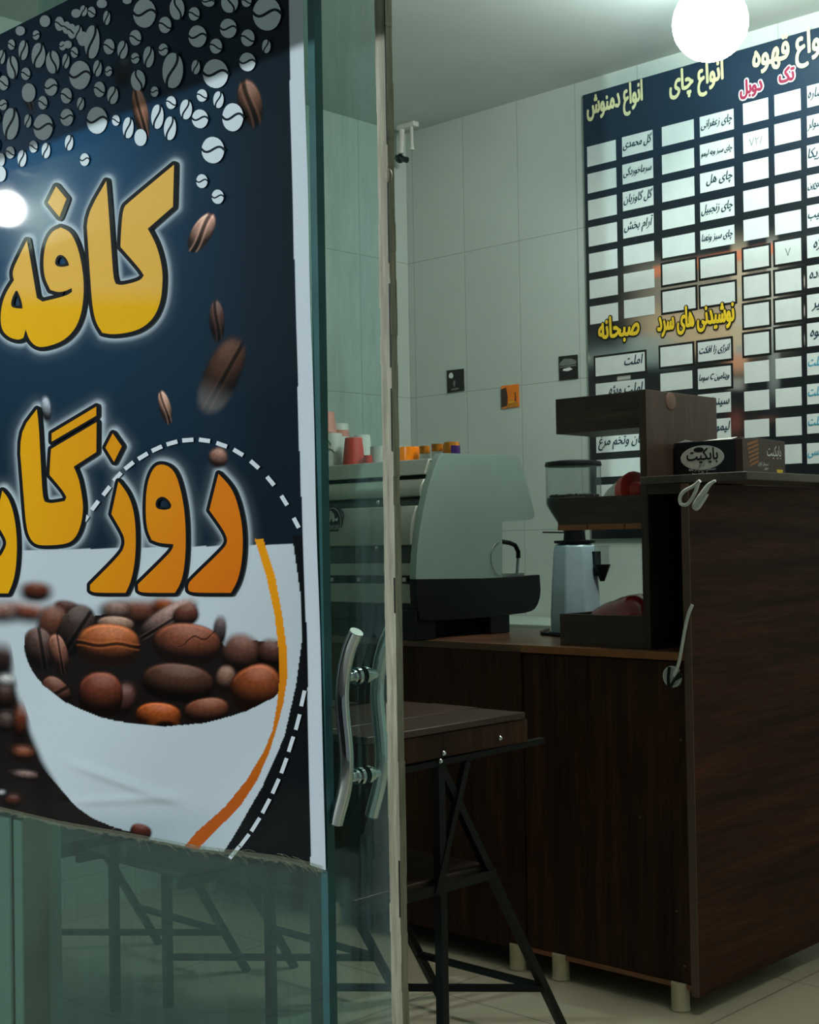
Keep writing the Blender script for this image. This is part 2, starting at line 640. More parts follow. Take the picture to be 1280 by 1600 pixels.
# door leaf of clear glass with a worn strip along its free edge, behind the fixed pane
YD = 1.425
door = struct('door_1', MB().box((-2.30, YD, 0.01), (-1.4025, YD + 0.010, 2.40)), 'door_glass')
st = MB()
zz = np.linspace(0.01, 2.40, 60)
rr = random.Random(3)
for a, b in zip(zz[:-1], zz[1:]):
    j = rr.uniform(-0.0012, 0.0012)
    st.box((-1.4045 + j, YD - 0.002, a), (-1.3830 + rr.uniform(-0.0010, 0.0006), YD + 0.0115, b))
st.sphere((-1.383, YD - 0.001, 1.575), 0.007, (0.8, 0.8, 1.5), 10, 8)
tag(st.build('edge_strip', 'door_edge', door, smooth=0), 'worn pale strip capping the free edge of the glass')
li = MB()
for a, b in ((1.62, 2.2), (1.45, 1.57), (1.30, 1.42), (1.18, 1.27), (0.52, 0.60), (0.95, 1.0)):
    li.box((-1.3850, YD - 0.0032, a), (-1.3834, YD - 0.0018, b))
tag(li.build('edge_scuff', 'ink_black', door, smooth=0), 'dark chipped line down the edge strip')


def pull(name, side):
    y = YD - 0.030 if side < 0 else YD + 0.042
    pts = []
    src = [(557, 988), (546, 1012), (538, 1045), (534, 1085), (537, 1125), (541, 1160), (543, 1195), (540, 1230), (532, 1262), (526, 1285)]
    for px, py in src:
        p = at_y(px, py, YD - 0.030)
        pts.append((p[0], y, p[2]))
    # smooth the run of points
    P = np.array(pts)
    t = np.linspace(0, len(P) - 1, 46)
    Q = np.stack([np.interp(t, np.arange(len(P)), P[:, k]) for k in range(3)], 1)
    for _ in range(6):
        Q[1:-1] = 0.25 * Q[:-2] + 0.5 * Q[1:-1] + 0.25 * Q[2:]
    h = MB().tube(Q, 0.0105, 16).build(name, 'chrome', door)
    for k0, k1 in ((0, 1), (-1, -2)):
        d = (Q[k0] - Q[k1]) / np.linalg.norm(Q[k0] - Q[k1])
        MB().tube([Q[k0] + d * 0.0001, Q[k0] + d * 0.0012], 0.0102, 16).build('end_cap', 'steel_cap', h)
    for zt in (at_y(570, 1057, YD)[2], at_y(570, 1213, YD)[2]):
        xq = float(np.interp(-zt, -Q[:, 2], Q[:, 0]))
        s = MB()
        g = YD if side < 0 else YD + 0.010
        d = -1 if side < 0 else 1
        s.tube([(xq, y, zt), (xq, g, zt)], 0.0075, 14)
        s.tube([(xq, g, zt), (xq, g + d * 0.006, zt)], 0.013, 18)
        s.tube([(xq, g + d * 0.009, zt), (xq, g + d * 0.013, zt)], 0.0105, 18)
        s.build('standoff', 'chrome', h)
    return h


tag(pull('door_handle', -1), 'curved chrome pull on the outer face of the glass')
tag(pull('door_handle', 1), 'curved chrome pull on the inner face of the glass')

# ================================================================== LAMPS
GL = at_z(1110, 36, 2.39)
lamp = thing('globe_lamp', 'glaring white globe lamp hanging from the ceiling in front of the menu board', 'lamp', (GL[0], GL[1], ZC))
MB().sphere(GL, 0.098, n=32, m=20).build('globe', 'globe', lamp)
MB().lathe([(0.03, 2.48), (0.034, 2.50), (0.034, 2.555), (0.055, ZC)], (GL[0], GL[1], 0), 20).build('socket', 'white_plastic', lamp)

RL = np.array((-1.40, 2.69, 2.42))
lamp4 = thing('globe_lamp', 'white globe lamp hanging over the corner of the bar', 'lamp', (RL[0], RL[1], ZC))
MB().sphere(RL, 0.09, n=32, m=20).build('globe', 'globe_room', lamp4)
MB().lathe([(0.03, 2.505), (0.034, 2.52), (0.034, 2.555), (0.055, ZC)], (RL[0], RL[1], 0), 20).build('socket', 'white_plastic', lamp4)

PL = np.array((-3.49, 0.70, 2.005))
lamp2 = thing('globe_lamp', 'small round white lamp mirrored in the left edge of the shiny banner', 'lamp', (PL[0], PL[1], PL[2]))
MB().sphere(PL, 0.048, n=32, m=20).build('globe', 'globe_out', lamp2)
MB().lathe([(0.02, PL[2] + 0.043), (0.026, PL[2] + 0.06), (0.026, PL[2] + 0.10)], (PL[0], PL[1], 0), 20).build('socket', 'white_plastic', lamp2)
MB().tube([(PL[0], PL[1], PL[2] + 0.095), (PL[0], PL[1], 2.12), (PL[0], 0.61, 2.12)], 0.008, 10).build('bracket_arm', 'white_plastic', lamp2)

FL = np.array((-3.2, -2.57, 2.40))
fl = thing('added_flood_lamp', 'unseen flood lamp added on a pole across the passage to light the banner', 'lamp', (FL[0], FL[1], 0))  # unseen lamp, added to light the banner evenly from the front
MB().box(FL - np.array((0.10, 0.10, 0.07)), FL + np.array((0.10, -0.045, 0.07))).build('housing', 'black_matte', fl, bevel=0.006)
MB().box(FL - np.array((0.085, 0.046, 0.055)), FL + np.array((0.085, -0.040, 0.055))).build('lens', 'flood_lens', fl)
MB().tube([(FL[0], FL[1] - 0.08, 0.0), (FL[0], FL[1] - 0.08, FL[2] - 0.06)], 0.02, 14).build('pole', 'black_matte', fl)
ld = bpy.data.lights.new('banner_fill_light', 'SPOT')
ld.energy = FLOOD_POWER
ld.color = (0.88, 0.97, 1.0)
ld.shadow_soft_size = 0.03
ld.spot_size = math.radians(120)
ld.spot_blend = 0.4
lo_ = bpy.data.objects.new('banner_fill_light', ld)
COL.objects.link(lo_)
lo_.location = (0, 0.01, FL[2])
lo_.rotation_euler = (math.radians(80), 0, 0)
lo_.parent = fl

# ================================================================== CAFE BANNER
YN = YG - 0.003
banner = thing('cafe_banner', 'large dark banner with yellow lettering and a white coffee cup, taped to shop glass', 'banner',
               at_y(260, 1320, YN))


def inside(px, py, poly):
    poly = np.asarray(poly, float)
    res = np.zeros(px.shape, bool)
    n = len(poly)
    for i in range(n):
        x0, y0 = poly[i]
        x1, y1 = poly[(i + 1) % n]
        if y0 == y1:
            continue
        c = ((y0 > py) != (y1 > py)) & (px < (x1 - x0) * (py - y0) / (y1 - y0) + x0)
        res ^= c
    return res


def dist_poly(px, py, poly):
    poly = np.asarray(poly, float)
    d = np.full(px.shape, 1e9)
    for i in range(len(poly)):
        a, b = poly[i], poly[(i + 1) % len(poly)]
        v = b - a
        L = max((v ** 2).sum(), 1e-9)
        t = np.clip(((px - a[0]) * v[0] + (py - a[1]) * v[1]) / L, 0, 1)
        d = np.minimum(d, np.hypot(px - a[0] - t * v[0], py - a[1] - t * v[1]))
    return d


def sstep(a, b, x):
    t = np.clip((x - a) / (b - a), 0, 1)
    return t * t * (3 - 2 * t)


def soften(poly, it=2, corner=42):
    """round the gentle turns of an outline, keep its sharp corners"""
    P = [np.array(p, float) for p in poly]
    for _ in range(it):
        Q = []
        n = len(P)
        for i in range(n):
            a, b, c = P[i - 1], P[i], P[(i + 1) % n]
            u, w = b - a, c - b
            lu, lw = np.hypot(*u), np.hypot(*w)
            if lu < 1e-6 or lw < 1e-6:
                continue
            ang = math.degrees(math.acos(max(-1, min(1, float(u @ w) / (lu * lw)))))
            if ang > corner:
                Q.append(b)
            else:
                Q += [b - 0.25 * u, b + 0.25 * w]
        P = Q
    return [tuple(p) for p in P]


def Z2(pts):                                # tracing scale of the upper word
    return [(x / 2.4615, 240 + y / 2.4615) for x, y in pts]


def Z3(pts):                                # tracing scale of the lower word
    return [(x / 2.4615, 600 + y / 2.4615) for x, y in pts]


WORDS = []                                  # (outline, holes, gradient name)
WORDS.append((Z2([(676, 44), (672, 205), (575, 290), (605, 345), (622, 400), (631, 450), (632, 500), (625, 570), (600, 630), (560, 668), (510, 688),
                  (440, 697), (400, 690), (375, 650), (362, 590), (355, 500), (345, 350), (338, 240), (415, 107), (420, 160), (430, 300), (437, 400),
                  (443, 480), (452, 502), (475, 508), (545, 490), (560, 470), (545, 445), (470, 360), (472, 300), (480, 210), (500, 190)]), [], 'a'))
WORDS.append((Z2([(240, 285), (275, 300), (300, 345), (318, 410), (330, 500), (325, 590), (305, 660), (270, 705), (230, 730), (170, 747), (140, 740),
                  (118, 715), (105, 677), (96, 710), (75, 718), (40, 707), (15, 682), (7, 640), (13, 580), (32, 530), (60, 488), (52, 455), (85, 385),
                  (110, 335), (125, 420), (140, 510), (148, 556), (170, 570), (262, 548), (284, 532), (282, 518), (262, 528), (232, 535), (200, 525), (178, 480),
                  (172, 420), (180, 350), (205, 300)]),
              [Z2([(240, 393), (258, 406), (267, 428), (242, 433), (222, 427), (226, 403)]), Z2([(70, 533), (84, 566), (88, 592), (62, 590), (52, 582), (60, 552)])], 'a'))
WORDS.append((Z2([(222, 127), (262, 175), (235, 245), (190, 190)]), [], 'a'))
R0 = [(847, 345), (890, 390), (915, 440), (935, 520), (942, 600), (937, 690), (920, 760), (895, 803), (745, 803), (731, 792), (730, 770), (745, 750),
      (860, 640), (880, 613), (880, 590), (862, 555), (812, 485)]
WORDS.append((Z3(R0), [], 'b'))
WORDS.append((Z3([(628, 308), (660, 318), (685, 350), (705, 420), (718, 500), (722, 600), (718, 690), (705, 760), (680, 803), (552, 803), (538, 793),
                  (537, 770), (655, 655), (672, 630), (674, 616), (620, 612), (590, 600), (572, 560), (566, 490), (570, 400), (585, 345), (605, 315)]),
              [Z3([(635, 437), (655, 453), (663, 474), (640, 480), (613, 476), (609, 460), (617, 442)])], 'b'))
WORDS.append((Z3([(462, 375), (490, 410), (510, 450), (525, 510), (530, 600), (525, 690), (510, 760), (490, 803), (367, 803), (353, 793), (353, 772),
                  (470, 655), (486, 620), (485, 590), (468, 556), (435, 500)]), [], 'b'))
WORDS.append((Z3([(440, 190), (475, 240), (445, 300), (412, 245)]), [], 'b'))
WORDS.append((Z3([(378, 147), (377, 262), (290, 318), (310, 365), (322, 430), (327, 480), (318, 545), (295, 595), (260, 617), (165, 622), (135, 612),
                  (115, 580), (105, 530), (95, 400), (78, 190), (148, 97), (155, 150), (163, 300), (170, 430), (178, 452), (200, 460), (255, 450), (262, 436),
                  (250, 412), (197, 350), (199, 300), (203, 250)]), [], 'b'))
WORDS.append((Z3([(377, 87), (377, 122), (205, 222), (205, 190)]), [], 'b'))
WORDS.append((Z3([(15, 410), (40, 440), (60, 500), (72, 590), (70, 690), (58, 760), (38, 805), (-90, 805), (-103, 795), (-103, 775), (5, 668), (26, 632),
                  (32, 608), (20, 580), (-12, 530)]), [], 'b'))
WORDS = [(soften(o), [soften(h, 2, 100) for h in hs], g) for o, hs, g in WORDS]

INNER = [(0, 452), (200, 455), (500, 463), (700, 468), (845, 475), (1060, 481), (1350, 487)]       # (y, x) of the ink's right edge
ROAD_L = [(820, 456), (843, 458), (930, 470), (1000, 472), (1070, 463), (1150, 445), (1230, 410), (1300, 370), (1333, 348), (1380, 318)]
STR_L = [(842, 398), (900, 416), (960, 429), (1020, 436), (1060, 437), (1100, 433), (1140, 426), (1175, 412), (1220, 385), (1260, 352), (1300, 308), (1325, 288), (1370, 240)]
STR_R = [(842, 411), (900, 430), (960, 441), (1020, 449), (1060, 449), (1100, 443), (1140, 432), (1175, 421), (1220, 402), (1260, 376), (1300, 335), (1325, 313), (1370, 270)]


def along(tab, y):
    t = np.array(tab, float)
    return np.interp(y, t[:, 0], t[:, 1])


BOWL_L = [(1000, 14), (1030, 19), (1070, 26), (1130, 46), (1190, 72), (1240, 101), (1262, 123), (1278, 147), (1290, 174), (1299, 203), (1305, 232)]
BOWL = [(40, 1000), (52, 990), (80, 985), (110, 968), (150, 962), (200, 955), (245, 955), (285, 972), (300, 985), (345, 1000), (352, 1012), (372, 1005),
        (400, 1000), (418, 1004), (437, 1002), (437, 1080), (428, 1090), (380, 1114), (320, 1130), (260, 1135), (200, 1130), (160, 1122), (105, 1100), (60, 1065), (40, 1030)]

BEANS = [  # cx cy rx ry angle colour crease softness
    (215, 958, 60, 22, 0.0, (120, 70, 52), 0, .5), (258, 950, 22, 16, 0.2, (150, 72, 30), 0, .5), (180, 955, 24, 16, 0, (150, 118, 104), 0, .5),
    (105, 950, 22, 12, 0.2, (92, 60, 50), 0, .3), (343, 987, 11, 25, 0.1, (96, 80, 80), 0, .3),
    (262, 968, 52, 19, -0.55, (176, 140, 128), 2, .2), (290, 962, 22, 18, -0.5, (116, 66, 50), 0, .2),
    (180, 977, 30, 14, 0.05, (178, 140, 118), 0, .15),
    (82, 978, 25, 34, 0.25, (120, 72, 52), 0, .3), (62, 1014, 24, 34, -0.3, (92, 66, 58), 1, .1),
    (118, 985, 27, 42, 0.45, (72, 56, 50), 1, .1), (92, 1022, 14, 32, -0.25, (150, 96, 78), 1, .05),
    (376, 1022, 31, 32, 0.5, (124, 80, 64), 0, .25), (423, 1022, 22, 24, 0.1, (104, 66, 54), 0, .3),
    (352, 1062, 16, 22, 0.2, (150, 110, 92), 0, .2), (193, 1095, 18, 28, 0.35, (110, 70, 60), 0, .4),
    (292, 1007, 53, 33, 0.08, (150, 84, 60), 3, .05), (169, 1008, 49, 33, 0.04, (190, 104, 56), 4, .03),
    (88, 1079, 26, 17, 0.75, (120, 74, 58), 1, .08), (278, 1067, 57, 30, 0.10, (98, 62, 46), 0, .06),
    (157, 1086, 35, 36, 0.0, (126, 62, 42), 0, .06), (400, 1076, 41, 36, -0.45, (160, 82, 44), 0, .05),
    (322, 1111, 36, 20, -0.15, (140, 80, 56), 0, .1), (247, 1119, 36, 21, 0.05, (190, 92, 38), 5, .08)]
OUTER = [(56, 925, 27, 17, 0.05, (112, 54, 36), 0, .5), (42, 958, 46, 17, 0.15, (146, 80, 56), 0, .8), (0, 958, 30, 18, 0, (150, 110, 96), 0, .8),
         (4, 1032, 18, 26, 0, (62, 42, 38), 0, .6), (10, 1066, 17, 13, 0, (205, 205, 200), 0, .7), (6, 1090, 18, 22, 0, (70, 46, 38), 0, .7),
         (32, 1130, 14, 32, 0.1, (120, 60, 38), 0, .7), (8, 1130, 16, 18, 0, (90, 70, 64), 0, .8), (36, 1178, 20, 12, 0.1, (150, 84, 58), 0, .8),
         (40, 1212, 24, 8, 0.1, (150, 122, 116), 0, .7), (20, 1252, 14, 11, 0, (96, 48, 36), 0, .7), (80, 1246, 13, 7, 0, (110, 58, 38), 0, .8),
         (2, 1240, 8, 6, 0, (190, 190, 190), 0, .8), (221, 1300, 17, 13, 0.3, (104, 44, 30), 0, .15)]
FALL = [(220, 178, 12, 42, -0.18, (186, 132, 104), 6, .1), (391, 162, 19, 38, -0.22, (132, 92, 74), 6, .12), (315, 364, 16, 34, 0.52, (222, 172, 150), 6, .05),
        (339, 502, 12, 33, -0.05, (96, 66, 58), 6, .15), (347, 586, 28, 62, 0.42, (168, 116, 88), 7, .2), (258, 637, 9, 27, -0.25, (206, 158, 136), 6, .1),
        (72, 640, 8, 20, -0.1, (176, 186, 196), 0, .3), (341, 716, 15, 16, -0.35, (176, 128, 110), 0, .3), (45, 154, 9, 22, -0.25, (150, 140, 150), 6, .5),
        (192, 112, 13, 28, 0.1, (34, 46, 56), 0, .6)]


def bean(img, px, py, b, clipm=None):
    cx, cy, rx, ry, an, c, crease, soft = b
    R = max(rx, ry) * 1.3
    idx = np.nonzero((abs(px - cx) < R) & (abs(py - cy) < R))
    X, Y = px[idx] - cx, py[idx] - cy
    ca, sa = math.cos(an), math.sin(an)
    u, v = (X * ca + Y * sa) / rx, (-X * sa + Y * ca) / ry
    ex = 2.3 if crease not in (6,) else 2.0
    r = (np.abs(u) ** ex + np.abs(v) ** ex) ** (1 / ex)
    m = 1 - sstep(1 - soft, 1 + soft * 0.6 + 0.03, r)
    nz = np.sqrt(np.clip(1 - r * r, 0, 1))
    nx, ny = u * ca - v * sa, u * sa + v * ca
    sh = np.clip(0.10 * nx - 0.72 * ny + 0.55 * nz, 0, 1)
    tex = 0.5 + 0.5 * np.sin(X * 0.9 + 3 * np.sin(Y * 0.31)) * np.sin(Y * 0.7 + 2 * np.sin(X * 0.23 + cx))
    shade = 0.02 + 1.25 * sh ** 1.8 + 0.14 * (tex - 0.5) * sh
    mott = np.sin(X * 0.37 + 2.1 * np.sin(Y * 0.23 + cx)) * np.sin(Y * 0.41 + 1.7 * np.sin(X * 0.19 + cy)) + 0.5 * np.sin(X * 1.3 + 2 * np.sin(Y * 0.9))
    shade = shade * (1 + 0.16 * mott * (1 if crease != 6 else 0.4))
    col = lin(c)[None, :] * shade[:, None]
    rim_l = np.exp(-((r - 0.90) / 0.05) ** 2) * np.clip(-ny * 1.4 - 0.35, 0, 1) * (1 if soft < 0.2 else 0)
    col += rim_l[:, None] * lin(c)[None, :] * 0.9
    col += (np.clip(sh - 0.72, 0, 1) * 0.35)[:, None] * np.array([1, 0.9, 0.85])
    g = None
    if crease == 4:
        g = np.abs(v + 0.02 + 0.06 * np.sin(u * 5)) / 0.08
    elif crease == 6:
        g = np.abs(u - 0.18 * np.sin(v * 2.2)) / 0.20
    elif crease in (1, 7):
        g = np.abs(u - 0.15 + 0.2 * v) / 0.12
    elif crease == 2:
        g = np.abs(v - 0.2) / 0.12
    elif crease == 3:
        g = np.abs(u * 0.6 + v + 0.15 + 0.15 * np.sin(u * 9)) / 0.05 + np.clip(-u, 0, 1) * 3
    elif crease == 5:
        g = np.hypot(u - 0.35, v - 0.75) / 0.4
    if g is not None:
        k = (1 - sstep(0.5, 1.3, g))[:, None]
        col = col * (1 - 0.85 * k)
        e = (sstep(0.9, 1.4, g) * (1 - sstep(1.4, 2.4, g)))[:, None] * (1 if crease in (4, 6) else 0.4)
        col = col + e * lin(c)[None, :] * 0.35
    if crease == 7:
        k = sstep(0.1, 0.9, v)[:, None]
        col = col * (0.25 + 0.75 * k) + k * 0.10
    if clipm is not None:
        m = m * clipm[idx]
    img[idx] = img[idx] * (1 - m[:, None]) + np.clip(col, 0, 1) * m[:, None]


def banner_print(px, py):
    n = px.shape[0]
    img = np.empty((n, 3))
    navy, mid, deep = lin((14, 36, 50)), lin((22, 76, 114)), lin((13, 24, 32))
    k = np.exp(-(((px - 60) / 190) ** 2 + ((py - 290) / 210) ** 2))[:, None]
    k2 = 0.45 * np.exp(-(((px - 120) / 240) ** 2 + ((py - 560) / 220) ** 2))[:, None]
    img[:] = navy
    img = img * (1 - k) + mid * k
    img = img * (1 - k2) + lin((20, 52, 74)) * k2
    d = sstep(300, 470, px)[:, None] * 0.7
    img = img * (1 - d) + deep * d
    # halo printed round the letters
    for o, hs, g in WORDS:
        P = np.array(o)
        x0, y0, x1, y1 = P[:, 0].min() - 34, P[:, 1].min() - 34, P[:, 0].max() + 34, P[:, 1].max() + 34
        idx = np.nonzero((px > x0) & (px < x1) & (py > y0) & (py < y1))
        if len(idx[0]) == 0:
            continue
        dd = dist_poly(px[idx], py[idx], o)
        a = np.clip(1 - (dd - 5) / 11, 0, 1) ** 1.7 * (0.85 if g == 'a' else 0.75)
        a += 0.16 * np.clip(1 - dd / 32, 0, 1) ** 2
        a = np.clip(a, 0, 1)[:, None]
        img[idx] = img[idx] * (1 - a) + lin((214, 230, 238)) * a
    for b in FALL:
        bean(img, px, py, b)
    # white lower field, blurred beans at the left, cup, beans in the cup
    lineY = 860 - 0.0225 * (px - 32)
    low = (py > lineY) & (px < along(INNER, py))
    wv = lin((198, 210, 216))
    idx = np.nonzero(low)
    img[idx] = wv * (0.97 + 0.05 * np.sin(px[idx] / 70.0 + py[idx] / 90.0))[:, None]
    left = np.clip(1 - sstep(-12, 3, px - along(BOWL_L, py)), 0, 1) * sstep(990, 1060, py)
    img = img * (1 - left[:, None]) + lin((26, 21, 20)) * left[:, None]
    for b in OUTER[:-1]:
        bean(img, px, py, b, clipm=(px < along(BOWL_L, py) + 2) | (py < 1000))
    # foot of the cup
    ft = sstep(1255, 1300, py + 0.05 * (px - 150)) * (1 - sstep(250, 420, px)) * (px > along(BOWL_L, py)) * low
    img = img * (1 - 0.35 * ft[:, None]) + lin((120, 150, 160)) * 0.35 * ft[:, None]
    dk = ((px > 60) & (px < 235) & (py > along([(60, 1192), (101, 1240), (123, 1262), (147, 1279), (174, 1291), (203, 1299), (235, 1303)], px))) & (px < 232)
    img[np.nonzero(dk)] = lin((24, 20, 19))
    bean(img, px, py, OUTER[-1])
    inb = inside(px, py, soften(BOWL, 2, 60))
    img[np.nonzero(inb)] = lin((22, 16, 14))
    rim = (py < np.interp(px, [36, 40, 60, 105, 160, 200, 260, 320, 380, 428, 437], [1024, 1032, 1065, 1100, 1122, 1130, 1135, 1130, 1114, 1090, 1080])) & (px < 437) & (px > 38)
    for b in BEANS:
        bean(img, px, py, b, clipm=rim)
    # stripe, road
    y = py
    sm = (px > along(STR_L, y)) & (px < along(STR_R, y)) & (y > 842)
    idx = np.nonzero(sm)
    t = sstep(900, 1280, y[idx])[:, None]
    img[idx] = lin((236, 152, 16)) * (1 - t) + lin((186, 88, 22)) * t
    rm = (px > along(ROAD_L, y)) & (y > 838)
    img[np.nonzero(rm)] = lin((15, 17, 20))
    # unprinted border at the right
    bm = px > along(INNER, y)
    idx = np.nonzero(bm)
    img[idx] = lin((206, 216, 224))
    return np.clip(img, 0, 1)


def to_pix(P):
    q = (P - EYE) @ RC.T
    return 640 + FPX * q[:, 0] / q[:, 2], 800 + FPX * q[:, 1] / q[:, 2]


# printed sheet: a fine grid, trimmed along the photo's outline of the sheet
NX, NZ = 470, 880
Xl, Xr = -2.760, -1.494
gx = np.concatenate([np.linspace(Xl, -2.46, 40)[:-1], np.linspace(-2.46, Xr, NX - 39)])
zt = 2.026
gt = np.linspace(0, 1, NZ)
zbot = np.interp(gx, [at_y(x, y, YN)[0] for x, y in ((-40, 1258), (0, 1264), (100, 1288), (200, 1305), (310, 1326), (430, 1341), (480, 1350), (511, 1360))],
                 [at_y(x, y, YN)[2] for x, y in ((-40, 1258), (0, 1264), (100, 1288), (200, 1305), (310, 1326), (430, 1341), (480, 1350), (511, 1360))])
# the free right edge of the sheet is cut a little crooked
edge = np.interp(gt, [0, 0.35, 0.6, 1.0], [at_y(511, 1360, YN)[0], at_y(496, 860, YN)[0], at_y(484, 400, YN)[0], at_y(472, 0, YN)[0]])
GX = np.repeat(gx[None, :], NZ, 0)
wgt = np.clip((GX - (-1.75)) / (Xr + 1.75), 0, 1)
GX = GX + wgt * (edge[:, None] - Xr)
GZ = zbot[None, :] + gt[:, None] * (zt - zbot)[None, :]
GY = YN - 0.0012 * np.clip(1 - gt[:, None] * 9, 0, 1) * (1 + np.sin(GX * 41)) - 0.0008 * np.clip((GX + 1.60) / 0.11, 0, 1) * (1 + np.sin(GZ * 19))
fold = np.exp(-((GX + 1.98) / 0.16) ** 4)
GY = GY - 0.005 * fold * (np.exp(-((GZ - 0.655 + 0.10 * (GX + 2.0)) / 0.010) ** 2) + 0.6 * np.exp(-((GZ - 0.622 - 0.14 * (GX + 2.0)) / 0.008) ** 2))
PT = np.stack([GX, GY, GZ], -1).reshape(-1, 3)
px, py = to_pix(np.stack([PT[:, 0], np.full(len(PT), YN), PT[:, 2]], 1))
ink = banner_print(px, py)
ii = np.arange(NX * NZ).reshape(NZ, NX)
quads = np.stack([ii[:-1, :-1], ii[:-1, 1:], ii[1:, 1:], ii[1:, :-1]], -1).reshape(-1, 4)


def grid_mesh(name, P, quads, ink, mat, parent):
    me = bpy.data.meshes.new(name)
    o = bpy.data.objects.new(name, me)
    P = P - np.array(parent.location)
    me.vertices.add(len(P))
    me.vertices.foreach_set('co', P.astype(np.float32).ravel())
    me.loops.add(quads.size)
    me.loops.foreach_set('vertex_index', quads.astype(np.int32).ravel())
    me.polygons.add(len(quads))
    me.polygons.foreach_set('loop_start', (np.arange(len(quads)) * 4).astype(np.int32))
    me.update(calc_edges=True)
    at = me.color_attributes.new('ink', 'FLOAT_COLOR', 'POINT')
    at.data.foreach_set('color', np.concatenate([ink, np.ones((len(ink), 1))], 1).astype(np.float32).ravel())
    me.materials.append(MT[mat])
    me.shade_smooth()
    COL.objects.link(o)
    o.parent = parent
    return o


grid_mesh('printed_sheet', PT, quads, ink, 'ink', banner)
del PT, ink, quads


def on_sheet(p, lift):
    q = at_y(p[0], p[1], YN)
    return (q[0], YN - lift, q[2])


def fill(mb, outline, holes, lift, colf, mat=0):
    loops = [[Vector((x, y, 0)) for x, y in outline]] + [[Vector((x, y, 0)) for x, y in h] for h in holes]
    flat = [p for lp in loops for p in lp]
    tr = tessellate_polygon(loops)
    mb.add([on_sheet(p, lift) for p in flat], tr, mat, [colf(p.x, p.y) for p in flat])


def stroke(mb, outline, w, lift, col):
    n = len(outline)
    for i in range(n):
        a, b = np.array(outline[i]), np.array(outline[(i + 1) % n])
        v = b - a
        L = np.hypot(*v)
        if L > 1e-6:
            nn = np.array([-v[1], v[0]]) / L * w
            mb.add([on_sheet(p, lift) for p in (a - nn, b - nn, b + nn, a + nn)], [(0, 1, 2, 3)], 0, [col] * 4)
        pts = [a + w * np.array([math.cos(k * PI / 5), math.sin(k * PI / 5)]) for k in range(10)]
        mb.add([on_sheet(p, lift + 0.00003 * (1 + i % 8)) for p in pts], [tuple(range(10))], 0, [col] * 10)


def grad(g):
    def f(x, y):
        if g == 'a':
            t = float(np.clip((y - 300) / 160, 0, 1))
            a, b = lin((226, 178, 84)), lin((228, 172, 8))
            t2 = float(np.clip((y - 440) / 40, 0, 1))
            return a * (1 - t2) + b * t2 if t2 else a * (1 - t * 0.3) + b * t * 0.3
        t = float(np.clip((x - 20) / 340, 0, 1))
        s = float(np.clip((y - 780) / 140, 0, 1))
        a = lin((226, 164, 10)) * (1 - t) + lin((220, 122, 20)) * t
        return a * (1 - 0.5 * s * t) + lin((212, 100, 6)) * (0.5 * s * t)
    return f


BLK = lin((15, 19, 24))
for pick, col_name in (('a', 'upper word in yellow letters'), ('b', 'lower word in orange yellow letters')):
    lt = MB()
    for o, hs, g in WORDS:
        if g == pick:
            stroke(lt, o, 6.2 if g == 'a' else 5.6, 0.0030, BLK)
    for o, hs, g in WORDS:
        if g == pick:
            fill(lt, o, hs, 0.0034, grad(g))
            for h in hs:
                stroke(lt, h, 2.0, 0.0036, BLK)
    tag(lt.build('lettering', 'ink', banner, smooth=0), col_name + ' with black outline')

# small bean motifs, dashes
WHT = lin((208, 220, 226))
GA = [(1118, 105, 88, 112, 'h'), (790, 30, 40, 34, 'x'), (985, 5, 35, 28, 'x'), (1048, 292, 45, 60, 'd'), (1150, 440, 42, 82, 'v'),
      (1047, 450, 33, 42, 'h'), (950, 385, 40, 70, 'v'), (845, 360, 42, 60, 'd'), (715, 325, 58, 130, 'v'), (828, 140, 27, 55, 'v'),
      (712, 95, 30, 42, 'd'), (650, 85, 28, 42, 'v'), (592, 105, 36, 34, 'x'), (465, 185, 36, 55, 'd'), (520, 215, 34, 48, 'd'), (560, 242, 34, 58, 'd'), (608, 252, 32, 58, 'v'),
      (645, 300, 42, 56, 'x'), (285, 272, 27, 38, 'h'), (95, 345, 27, 40, 'd'), (187, 388, 37, 77, 'v'), (303, 428, 53, 97, 'v'), (413, 480, 52, 88, 'b'),
      (102, 520, 43, 88, 'b'), (22, 440, 25, 55, 'v'), (205, 570, 35, 48, 'd'), (490, 355, 27, 36, 'h'), (530, 345, 30, 30, 'x'), (580, 405, 28, 42, 'd'),
      (515, 472, 28, 57, 'v'), (622, 580, 82, 112, 'h'), (758, 528, 33, 63, 'v'), (843, 550, 27, 40, 'h'), (35, 640, 37, 57, 'd'), (228, 715, 52, 72, 'x'),
      (400, 672, 50, 68, 'h'), (773, 690, 42, 60, 'd'), (875, 735, 42, 68, 'v'), (1070, 620, 55, 80, 'b'), (518, 738, 42, 60, 'd'),
      (337, 792, 35, 52, 'd'), (628, 800, 27, 50, 'v'), (32, 808, 30, 42, 'h'), (90, 955, 62, 123, 'v'), (222, 933, 27, 52, 'v'), (340, 980, 75, 102, 'h'),
      (522, 905, 50, 67, 'h'), (755, 928, 80, 105, 'h'), (900, 928, 30, 42, 'd'), (995, 985, 42, 82, 'v'), (1090, 1060, 47, 65, 'x'), (1220, 900, 48, 95, 'v'),
      (540, 1100, 32, 60, 'v'), (265, 1130, 32, 47, 'd'), (362, 1160, 33, 60, 'v'), (660, 1230, 36, 50, 'h'), (87, 1175, 33, 47, 'd'), (178, 1220, 34, 65, 'v'),
      (20, 1230, 25, 50, 'x'), (165, 240, 36, 36, 'x'), (355, 165, 40, 45, 'x'), (10, 1340, 45, 60, 'x'), (-30, 900, 40, 60, 'd'), (-40, 600, 50, 70, 'h'), (-20, 1120, 30, 50, 'v')]
